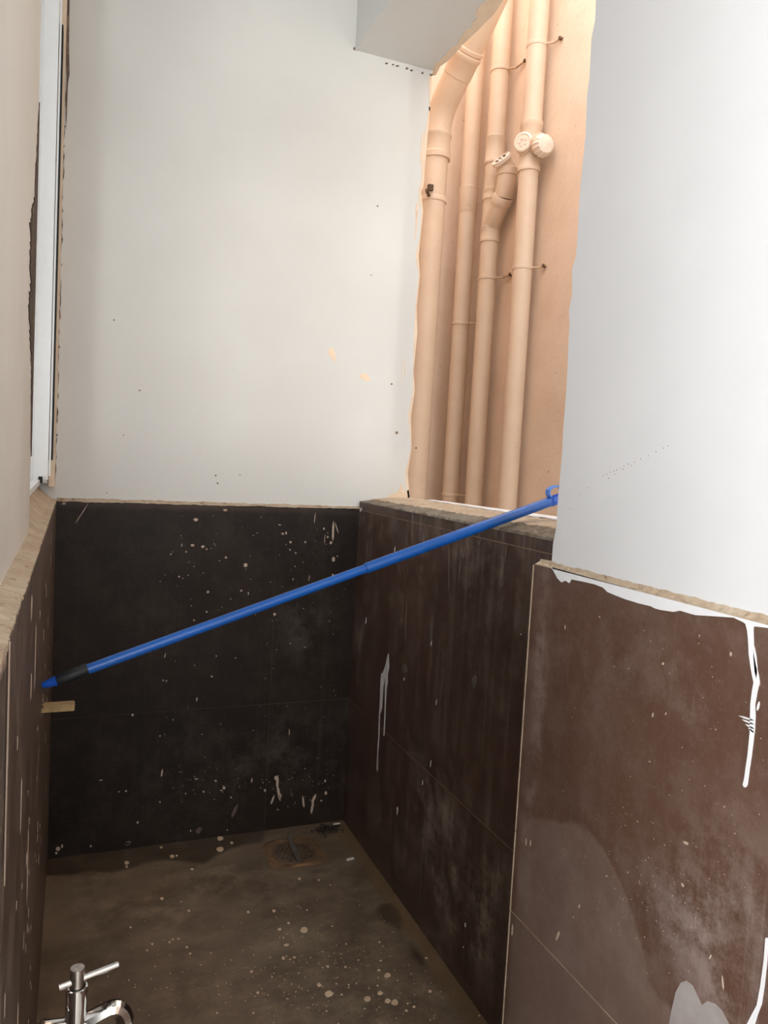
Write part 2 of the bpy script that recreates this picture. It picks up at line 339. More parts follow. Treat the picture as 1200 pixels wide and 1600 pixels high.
PAR_PAINT=[[(1.9214,0.6126),(1.9294,0.5943),(1.9389,0.5699),(1.9549,0.5472),(1.9669,0.5291),(1.9162,0.5437),(1.9137,0.5589),(1.9072,0.5786),(1.9135,0.5985),(1.9169,0.6138)],[(1.9643,0.5446),(1.9654,0.5184),(1.9627,0.4749),(1.9621,0.4455),(1.9643,0.43),(1.959,0.365),(1.9607,0.3085),(1.9604,0.2712),(1.9554,0.2639),(1.9507,0.2658),(1.9482,0.2761),(1.9536,0.3112),(1.9519,0.3675),(1.9558,0.4328),(1.9434,0.4516),(1.9417,0.4815),(1.9421,0.5253),(1.9318,0.5537)],[(1.9341,0.5531),(1.9306,0.5287),(1.9308,0.514),(1.9256,0.4683),(1.9222,0.4148),(1.9221,0.3783),(1.9149,0.3809),(1.9158,0.417),(1.9184,0.4707),(1.9172,0.5181),(1.9124,0.534),(1.9159,0.5582)],[(2.1001,0.679),(2.1101,0.6698),(2.1136,0.6564),(2.107,0.6523),(2.0978,0.659),(2.0943,0.6723)],[(1.9119,0.9153),(1.9203,0.9078),(1.9231,0.8959),(1.9176,0.8916),(1.9098,0.8968),(1.9069,0.9086)],[(1.6534,0.7149),(1.6584,0.7092),(1.6608,0.7007),(1.6583,0.6978),(1.6539,0.7018),(1.6514,0.7103)],[(1.8031,0.5798),(1.808,0.5756),(1.8093,0.57),(1.8058,0.5687),(1.8012,0.5718),(1.7998,0.5774)],[(1.6073,0.5846),(1.6116,0.5778),(1.6138,0.5677),(1.6116,0.5644),(1.6077,0.5692),(1.6056,0.5792)],[(1.6185,0.431),(1.6228,0.4228),(1.6248,0.4108),(1.6225,0.4071),(1.6186,0.4129),(1.6167,0.4248)],[(1.6573,0.3639),(1.6613,0.3575),(1.662,0.349),(1.6587,0.347),(1.6549,0.3517),(1.6542,0.3602)],[(1.7969,0.2324),(1.8024,0.2222),(1.8048,0.208),(1.8016,0.204),(1.7966,0.2113),(1.7942,0.2255)],[(1.8015,0.2338),(1.8057,0.2231),(1.8057,0.2081),(1.8016,0.204),(1.7975,0.2117),(1.7974,0.2266)],[(1.4042,0.092),(1.4059,0.0896),(1.4078,0.0878),(1.4104,0.0862),(1.4125,0.086),(1.4131,0.087),(1.4112,0.0895),(1.4083,0.0912),(1.4054,0.0924)],[(1.4103,0.1467),(1.4121,0.1408),(1.4085,0.1357),(1.403,0.1365),(1.4005,0.1414),(1.4041,0.1465)],[(1.2608,0.8208),(1.2614,0.8197),(1.263,0.8185),(1.265,0.8185),(1.2657,0.8191),(1.2659,0.8201),(1.2651,0.8209),(1.2633,0.8218),(1.2617,0.8214)],[(2.187,0.9995),(2.2059,0.9955),(2.2161,0.9867),(2.2071,0.9821),(2.1902,0.9844),(2.1802,0.9931)]]
PAR_STREAK=[[(1.7509,0.9906),(1.7555,0.9706),(1.7549,0.938),(1.7497,0.9255),(1.745,0.939),(1.7456,0.9715)],[(1.7245,0.9931),(1.7249,0.9766),(1.7193,0.9499),(1.7134,0.9398),(1.712,0.9509),(1.7175,0.9775)],[(1.5295,0.9683),(1.5348,0.9397),(1.538,0.8922),(1.5359,0.8735),(1.5313,0.893),(1.5281,0.9403)],[(1.5119,0.9748),(1.5178,0.959),(1.5236,0.9328),(1.5236,0.9224),(1.5188,0.9331),(1.513,0.9592)],[(1.3473,0.9876),(1.3517,0.9575),(1.3531,0.9075),(1.3501,0.888),(1.346,0.9084),(1.3447,0.9582)],[(1.3353,0.9917),(1.3399,0.9787),(1.3435,0.9572),(1.3425,0.9488),(1.3386,0.9575),(1.335,0.979)],[(1.5923,0.9577),(1.5909,0.9217),(1.5847,0.8622),(1.5799,0.8388),(1.5801,0.863),(1.5863,0.9223)],[(1.6158,1.0082),(1.618,0.992),(1.6162,0.9656),(1.6121,0.9553),(1.6095,0.9662),(1.6114,0.9926)],[(1.6714,1.0076),(1.673,0.992),(1.6713,0.9663),(1.668,0.9563),(1.666,0.9669),(1.6677,0.9925)],[(1.9247,1.0054),(1.925,0.9869),(1.9207,0.9565),(1.9161,0.9447),(1.9149,0.9571),(1.9192,0.9875)],[(1.4432,0.987),(1.45,0.9828),(1.4548,0.9753),(1.4527,0.972),(1.4468,0.9747),(1.4421,0.9822)],[(1.6586,0.7801),(1.6624,0.7547),(1.6641,0.7131),(1.6619,0.6969),(1.6584,0.7142),(1.6568,0.7558)],[(2.0888,0.9257),(2.0952,0.9051),(2.1008,0.8711),(2.0999,0.8577),(2.0945,0.8717),(2.089,0.9056)],[(1.8206,0.7943),(1.8197,0.7536),(1.8145,0.6864),(1.8102,0.6601),(1.81,0.6874),(1.8152,0.7545)],[(1.8187,0.9302),(1.8224,0.9044),(1.8247,0.8617),(1.8234,0.8449),(1.8202,0.8623),(1.8178,0.9049)]]
PAR_SMUDGE=[[(1.4236,0.6789),(1.4266,0.6679),(1.4305,0.6594),(1.4383,0.6603),(1.4446,0.6675),(1.4462,0.6784),(1.4407,0.6847),(1.4347,0.6894),(1.4282,0.6862)],[(1.4222,0.6863),(1.4242,0.6802),(1.428,0.6775),(1.4329,0.6764),(1.4357,0.6792),(1.4366,0.6848),(1.434,0.689),(1.4297,0.6918),(1.426,0.6904)],[(1.7866,0.6066),(1.7894,0.5982),(1.8011,0.589),(1.8148,0.5869),(1.8221,0.592),(1.8221,0.602),(1.8161,0.6101),(1.8052,0.6153),(1.7952,0.6135)]]
BACK_PAINT=[[(0.3298,0.9474),(0.3276,0.9444),(0.3242,0.9424),(0.3198,0.9434),(0.3174,0.9455),(0.3155,0.9483),(0.3192,0.9508),(0.3239,0.9518),(0.3278,0.9502)],[(0.4103,0.977),(0.4101,0.9743),(0.4065,0.9736),(0.4026,0.9735),(0.3995,0.9754),(0.4005,0.9778),(0.402,0.9794),(0.406,0.9799),(0.4097,0.9794)],[(0.322,0.8738),(0.3211,0.8712),(0.3177,0.8703),(0.3141,0.8707),(0.3109,0.8724),(0.3109,0.8751),(0.3136,0.877),(0.3173,0.8775),(0.32,0.876)],[(0.3507,0.8703),(0.3495,0.8678),(0.3466,0.8659),(0.3431,0.8665),(0.3408,0.8689),(0.3415,0.8721),(0.3434,0.8736),(0.3462,0.8742),(0.3484,0.8734)],[(0.3591,0.863),(0.359,0.8609),(0.3573,0.8602),(0.3553,0.861),(0.3541,0.862),(0.3538,0.864),(0.3552,0.8654),(0.3571,0.8658),(0.3585,0.8649)],[(0.2596,0.8477),(0.2592,0.8462),(0.2579,0.8453),(0.2564,0.8458),(0.2551,0.8469),(0.2548,0.8485),(0.256,0.8502),(0.2576,0.8501),(0.259,0.8493)],[(0.3025,0.8553),(0.3016,0.8536),(0.3001,0.8527),(0.2981,0.8527),(0.2968,0.8544),(0.2969,0.8561),(0.2983,0.8577),(0.2998,0.8578),(0.3011,0.857)],[(0.4162,0.839),(0.4152,0.8371),(0.4133,0.8354),(0.4107,0.8358),(0.4097,0.8378),(0.4087,0.8405),(0.4106,0.842),(0.4131,0.8422),(0.4157,0.8411)],[(0.3966,0.8296),(0.396,0.8283),(0.395,0.8276),(0.3939,0.8282),(0.393,0.829),(0.393,0.8302),(0.3936,0.8311),(0.3948,0.8312),(0.3961,0.8308)],[(0.4763,0.8165),(0.4763,0.8131),(0.4728,0.8111),(0.4689,0.8105),(0.4656,0.8139),(0.4657,0.8184),(0.4681,0.822),(0.4722,0.8219),(0.4758,0.821)],[(0.285,0.7836),(0.2847,0.7822),(0.283,0.7808),(0.2815,0.7814),(0.2798,0.7827),(0.2799,0.7847),(0.2811,0.7863),(0.2829,0.7863),(0.2842,0.7851)],[(0.309,0.7871),(0.3088,0.7861),(0.3077,0.7852),(0.3066,0.7854),(0.3054,0.7865),(0.3056,0.7877),(0.3062,0.7885),(0.3075,0.7888),(0.3088,0.7884)],[(0.369,0.7382),(0.368,0.7362),(0.366,0.7353),(0.3632,0.7351),(0.3614,0.7369),(0.3615,0.7394),(0.3632,0.742),(0.3655,0.7415),(0.3681,0.7408)],[(0.3659,0.6802),(0.3657,0.6787),(0.3642,0.6777),(0.3623,0.6781),(0.3609,0.6795),(0.361,0.6811),(0.3622,0.6827),(0.3641,0.6832),(0.3654,0.6817)],[(0.3313,0.6568),(0.3306,0.6553),(0.3287,0.6543),(0.3271,0.655),(0.3256,0.6561),(0.3261,0.6579),(0.3268,0.659),(0.3286,0.6598),(0.3304,0.6583)],[(0.6073,0.8859),(0.6065,0.8833),(0.6043,0.882),(0.6014,0.8826),(0.5999,0.8846),(0.5996,0.887),(0.6014,0.8892),(0.6039,0.889),(0.6058,0.8883)],[(0.5822,0.9106),(0.5817,0.9079),(0.5795,0.907),(0.5768,0.9069),(0.5756,0.9092),(0.5757,0.9118),(0.5767,0.9139),(0.5792,0.9138),(0.582,0.9128)],[(0.5917,0.9127),(0.5905,0.9101),(0.5891,0.9082),(0.5871,0.909),(0.5862,0.911),(0.5858,0.9144),(0.5869,0.9172),(0.5886,0.9172),(0.5907,0.9154)],[(0.6057,0.8627),(0.6049,0.8612),(0.6031,0.8603),(0.6015,0.8603),(0.6002,0.8616),(0.6001,0.8636),(0.6008,0.8649),(0.6029,0.8654),(0.6049,0.8646)],[(0.6524,0.8864),(0.6513,0.8846),(0.6498,0.8837),(0.6476,0.8836),(0.6464,0.8853),(0.6459,0.8873),(0.6476,0.8886),(0.6493,0.8892),(0.6513,0.8884)],[(0.624,0.8532),(0.6227,0.8514),(0.6215,0.8504),(0.6193,0.8507),(0.6185,0.8522),(0.6181,0.8541),(0.6191,0.8557),(0.6212,0.8555),(0.6226,0.8548)],[(0.7463,0.834),(0.7455,0.8283),(0.7423,0.8269),(0.7385,0.8279),(0.7359,0.8316),(0.7364,0.837),(0.7384,0.8409),(0.7416,0.8424),(0.7453,0.8392)],[(0.7459,0.7845),(0.7449,0.7803),(0.7425,0.7793),(0.7396,0.7803),(0.7383,0.7823),(0.7383,0.7869),(0.7391,0.7892),(0.7421,0.7896),(0.7442,0.7885)],[(0.7345,0.8853),(0.7333,0.8827),(0.7312,0.8811),(0.7287,0.8804),(0.7259,0.8833),(0.7265,0.8866),(0.7281,0.8888),(0.7306,0.8904),(0.7328,0.8889)],[(0.7085,0.9281),(0.7076,0.9253),(0.7063,0.9241),(0.7041,0.9246),(0.7029,0.9269),(0.7028,0.9293),(0.7039,0.931),(0.7058,0.9316),(0.7078,0.9307)],[(0.7216,0.9028),(0.7215,0.9007),(0.7197,0.8997),(0.7175,0.8991),(0.7165,0.9014),(0.7164,0.9039),(0.7176,0.9057),(0.7193,0.9065),(0.721,0.9056)],[(0.569,0.6675),(0.5671,0.665),(0.5653,0.6628),(0.5631,0.6638),(0.5609,0.666),(0.5606,0.6696),(0.5623,0.6723),(0.565,0.672),(0.5676,0.6708)],[(-0.0206,0.9829),(-0.0208,0.9814),(-0.0238,0.9807),(-0.027,0.9805),(-0.0298,0.9817),(-0.0293,0.9834),(-0.0266,0.9848),(-0.024,0.9853),(-0.0206,0.9846)],[(0.4657,0.7406),(0.4646,0.739),(0.4621,0.7382),(0.4599,0.7383),(0.458,0.7398),(0.4578,0.7416),(0.4593,0.743),(0.4619,0.7434),(0.4642,0.7426)],[(0.4844,0.7328),(0.4843,0.7298),(0.4832,0.7276),(0.4819,0.7288),(0.481,0.7313),(0.4808,0.7345),(0.4816,0.7364),(0.4828,0.7373),(0.4841,0.7354)],[(0.3242,0.8129),(0.324,0.8117),(0.3228,0.811),(0.3216,0.8115),(0.3209,0.8123),(0.3209,0.8136),(0.3214,0.8144),(0.3227,0.8145),(0.324,0.8141)],[(0.2882,0.8735),(0.288,0.8706),(0.2868,0.8695),(0.2855,0.8702),(0.2851,0.8719),(0.285,0.8747),(0.2856,0.8776),(0.2865,0.8786),(0.2877,0.8765)],[(0.6187,0.7736),(0.6183,0.7716),(0.6171,0.7704),(0.6157,0.7709),(0.6148,0.7728),(0.615,0.7745),(0.6157,0.7762),(0.6169,0.7762),(0.6182,0.7757)],[(0.7548,0.8439),(0.7546,0.842),(0.7535,0.8409),(0.7522,0.8419),(0.7509,0.8429),(0.7511,0.8451),(0.7519,0.8464),(0.7531,0.8465),(0.7542,0.8456)],[(0.572,0.9373),(0.5707,0.9359),(0.5685,0.9353),(0.5657,0.9356),(0.5644,0.9364),(0.5645,0.9377),(0.5655,0.939),(0.5684,0.9391),(0.5706,0.9384)],[(0.6227,0.8124),(0.6224,0.8111),(0.6212,0.8105),(0.62,0.811),(0.6191,0.8118),(0.6192,0.8131),(0.6198,0.814),(0.621,0.8146),(0.622,0.8138)],[(0.4046,0.9768),(0.4035,0.9755),(0.4022,0.9747),(0.4004,0.9752),(0.3989,0.976),(0.3993,0.9774),(0.4003,0.9784),(0.402,0.9783),(0.4034,0.9781)],[(0.1714,0.3903),(0.1709,0.3879),(0.1687,0.3865),(0.1663,0.3874),(0.1653,0.3897),(0.165,0.392),(0.1662,0.394),(0.1684,0.3938),(0.1707,0.393)],[(0.3591,0.1841),(0.3579,0.1831),(0.354,0.1828),(0.35,0.1835),(0.347,0.1846),(0.3473,0.1859),(0.3504,0.1866),(0.3538,0.1862),(0.3565,0.1857)],[(0.1604,0.1702),(0.1602,0.1683),(0.158,0.1681),(0.1559,0.1682),(0.1544,0.1701),(0.1536,0.1718),(0.1559,0.1735),(0.1578,0.1735),(0.1599,0.1719)],[(0.1414,0.1706),(0.1406,0.1695),(0.139,0.1689),(0.1374,0.1693),(0.1358,0.1707),(0.1357,0.1718),(0.1374,0.1725),(0.1388,0.1729),(0.1404,0.1717)],[(0.4125,0.1724),(0.4118,0.1705),(0.41,0.1694),(0.4073,0.1706),(0.4061,0.1721),(0.4056,0.174),(0.4075,0.175),(0.4096,0.1759),(0.4116,0.1746)],[(0.4388,0.148),(0.4387,0.145),(0.4356,0.1435),(0.4323,0.1444),(0.431,0.1469),(0.4302,0.1507),(0.4318,0.1531),(0.4351,0.1535),(0.4376,0.1515)],[(0.3775,0.1433),(0.3773,0.1415),(0.3755,0.1408),(0.3734,0.1409),(0.3724,0.143),(0.3723,0.145),(0.3736,0.1461),(0.3751,0.1467),(0.3766,0.1455)],[(0.4322,0.1409),(0.4309,0.1398),(0.4284,0.1395),(0.4255,0.1397),(0.4224,0.1415),(0.4235,0.1425),(0.4249,0.1432),(0.4282,0.1433),(0.4302,0.1422)],[(0.0943,0.2092),(0.093,0.2082),(0.0908,0.2077),(0.0878,0.2083),(0.0853,0.2096),(0.0855,0.2108),(0.0876,0.2115),(0.0904,0.2113),(0.0934,0.2107)],[(0.4597,0.1161),(0.4588,0.1141),(0.4575,0.1139),(0.4556,0.1143),(0.4546,0.1157),(0.4538,0.1177),(0.4554,0.119),(0.4572,0.1193),(0.4588,0.1183)],[(0.4545,0.5404),(0.4541,0.5389),(0.4533,0.5374),(0.452,0.5383),(0.4511,0.5396),(0.4509,0.5416),(0.4516,0.5428),(0.453,0.543),(0.4541,0.5425)],[(0.3881,0.4884),(0.3875,0.4868),(0.3863,0.4855),(0.3846,0.4866),(0.3831,0.4877),(0.3827,0.4898),(0.3841,0.4908),(0.3861,0.4916),(0.3876,0.4902)],[(0.3981,0.5488),(0.3976,0.5472),(0.3967,0.5459),(0.3955,0.5467),(0.3947,0.5481),(0.3949,0.55),(0.3953,0.5513),(0.3965,0.5516),(0.3977,0.5504)],[(0.5972,0.1601),(0.5958,0.1553),(0.5927,0.1534),(0.5897,0.1547),(0.5876,0.159),(0.5861,0.1641),(0.5889,0.1671),(0.5919,0.1694),(0.5951,0.1652)],[(0.6128,0.102),(0.6111,0.0971),(0.6091,0.0956),(0.6064,0.097),(0.6048,0.1004),(0.6037,0.106),(0.6061,0.1084),(0.6086,0.1111),(0.6113,0.1074)],[(0.5627,0.1259),(0.5618,0.1231),(0.5601,0.1216),(0.558,0.1216),(0.557,0.125),(0.5563,0.1284),(0.5577,0.1301),(0.5597,0.1313),(0.5612,0.1295)],[(0.7534,0.1349),(0.7528,0.1319),(0.751,0.1304),(0.7489,0.1309),(0.7471,0.134),(0.7474,0.137),(0.7486,0.1393),(0.7505,0.1398),(0.7523,0.1387)],[(0.759,0.0951),(0.7574,0.0907),(0.7553,0.0894),(0.7522,0.0907),(0.7505,0.0944),(0.7504,0.0981),(0.7517,0.1004),(0.7548,0.1011),(0.7573,0.0989)],[(0.2469,0.3227),(0.2463,0.321),(0.2455,0.3205),(0.2442,0.3203),(0.2436,0.3221),(0.2434,0.3238),(0.2443,0.325),(0.2454,0.3254),(0.2466,0.3243)],[(-0.0111,0.026),(-0.0119,0.0227),(-0.0149,0.0196),(-0.0192,0.0212),(-0.0232,0.0255),(-0.0214,0.0294),(-0.0194,0.0324),(-0.0155,0.0326),(-0.0122,0.0304)],[(-0.0042,0.0324),(-0.0045,0.029),(-0.0061,0.0271),(-0.0078,0.0282),(-0.009,0.0315),(-0.0087,0.0348),(-0.008,0.0372),(-0.0064,0.0383),(-0.0051,0.0363)],[(-0.0174,0.0142),(-0.0187,0.0119),(-0.0203,0.0108),(-0.0224,0.0113),(-0.0236,0.0137),(-0.0244,0.0166),(-0.0225,0.0182),(-0.0205,0.0186),(-0.0187,0.0167)],[(0.0704,0.0217),(0.0703,0.0195),(0.0686,0.0189),(0.0668,0.0188),(0.0654,0.021),(0.0659,0.0236),(0.0668,0.025),(0.0684,0.026),(0.07,0.0243)],[(0.1945,0.0739),(0.1937,0.0716),(0.1922,0.0703),(0.1902,0.0718),(0.1889,0.0736),(0.1893,0.0759),(0.19,0.0776),(0.1919,0.0784),(0.1938,0.0766)],[(0.7436,0.0721),(0.7431,0.0702),(0.7414,0.0696),(0.7392,0.0697),(0.738,0.0717),(0.7375,0.0738),(0.7391,0.0754),(0.7411,0.0751),(0.7434,0.0739)],[(0.2505,0.4851),(0.2501,0.4835),(0.2489,0.4825),(0.2477,0.483),(0.2468,0.4844),(0.2469,0.4863),(0.2476,0.4879),(0.2487,0.488),(0.25,0.4867)],[(0.2595,0.4827),(0.259,0.4807),(0.2579,0.4804),(0.2567,0.4806),(0.2556,0.4821),(0.2557,0.4838),(0.2564,0.4856),(0.2577,0.4851),(0.259,0.4844)],[(0.3436,0.0291),(0.3434,0.0264),(0.3425,0.0254),(0.3412,0.0258),(0.3401,0.028),(0.3404,0.031),(0.3409,0.0333),(0.3422,0.033),(0.3433,0.0311)],[(0.4516,0.0164),(0.4509,0.0154),(0.4498,0.0147),(0.4485,0.015),(0.4479,0.0161),(0.4476,0.0176),(0.4484,0.0187),(0.4497,0.0183),(0.451,0.0177)],[(0.6054,0.0604),(0.6048,0.0591),(0.6027,0.0587),(0.6006,0.0595),(0.5994,0.0605),(0.5997,0.0617),(0.6003,0.0631),(0.6026,0.063),(0.604,0.0621)],[(0.325,0.1436),(0.3249,0.1415),(0.3236,0.1409),(0.3224,0.1413),(0.3216,0.143),(0.3218,0.1451),(0.3221,0.1466),(0.3234,0.1465),(0.3245,0.1457)],[(0.2536,0.1272),(0.2529,0.1254),(0.2521,0.1243),(0.2508,0.1249),(0.25,0.1266),(0.2499,0.1286),(0.2506,0.1303),(0.2519,0.1304),(0.2529,0.1291)],[(0.7348,0.9541),(0.7319,0.9347),(0.7326,0.9023),(0.7361,0.8892),(0.7391,0.9022),(0.7385,0.9346)],[(0.7391,0.9502),(0.7419,0.9386),(0.7491,0.9201),(0.7534,0.9131),(0.752,0.921),(0.7448,0.9396)],[(0.0375,0.9881),(0.0265,0.9707),(0.0096,0.9408),(0.0037,0.9283),(0.0113,0.9396),(0.0282,0.9695)],[(0.6766,0.9781),(0.6747,0.9677),(0.6736,0.9502),(0.6744,0.9431),(0.676,0.95),(0.6772,0.9675)],[(0.668,0.7869),(0.6659,0.7813),(0.6644,0.7715),(0.6649,0.7673),(0.6668,0.771),(0.6683,0.7808)],[(0.7103,0.9125),(0.7092,0.9031),(0.709,0.8874),(0.7099,0.8811),(0.711,0.8873),(0.7112,0.903)],[(0.2529,0.5648),(0.2506,0.5608),(0.2491,0.5535),(0.2499,0.5501),(0.2519,0.5526),(0.2534,0.56)],[(0.3457,0.4302),(0.3434,0.4267),(0.3428,0.4201),(0.3443,0.417),(0.3464,0.4193),(0.3471,0.4259)],[(0.2555,0.2257),(0.2525,0.219),(0.2511,0.2068),(0.2528,0.2013),(0.2555,0.2056),(0.2569,0.2178)],[(0.6265,0.3137),(0.6254,0.3071),(0.6259,0.2961),(0.6275,0.2916),(0.6287,0.2959),(0.6282,0.3069)],[(0.5971,0.1702),(0.593,0.1582),(0.593,0.1371),(0.597,0.128),(0.601,0.1358),(0.6011,0.1569)],[(0.5964,0.1421),(0.5962,0.1251),(0.6025,0.0972),(0.6089,0.0863),(0.6103,0.0977),(0.604,0.1257)],[(0.5899,0.1087),(0.5839,0.1015),(0.5785,0.087),(0.5793,0.0798),(0.5842,0.0841),(0.5895,0.0986)],[(0.7229,0.0972),(0.7151,0.0906),(0.7085,0.076),(0.7098,0.0679),(0.7163,0.0716),(0.7228,0.0862)],[(0.7155,0.0775),(0.7101,0.0653),(0.707,0.043),(0.7094,0.033),(0.7143,0.0408),(0.7173,0.0631)],[(0.6795,0.0961),(0.6783,0.0843),(0.6813,0.0645),(0.6856,0.0566),(0.6874,0.0644),(0.6844,0.0842)],[(0.5182,0.1707),(0.5159,0.1664),(0.5152,0.1586),(0.5169,0.155),(0.5191,0.1577),(0.5198,0.1655)]]
BACK_BROWN=[[(0.4788,0.096),(0.469,0.0855),(0.4604,0.0639),(0.4614,0.0527),(0.4694,0.0588),(0.4781,0.0805)],[(0.3733,0.0368),(0.3637,0.0365),(0.3567,0.0277),(0.3591,0.0192),(0.3672,0.0177),(0.3743,0.0265)],[(0.1758,0.0197),(0.1685,0.0229),(0.1608,0.0193),(0.1604,0.0125),(0.1662,0.0086),(0.1739,0.0122)],[(0.173,0.0145),(0.1724,0.0126),(0.1687,0.012),(0.1642,0.0127),(0.1601,0.0149),(0.1598,0.0174),(0.1634,0.0186),(0.1686,0.0181),(0.1731,0.0172)]]
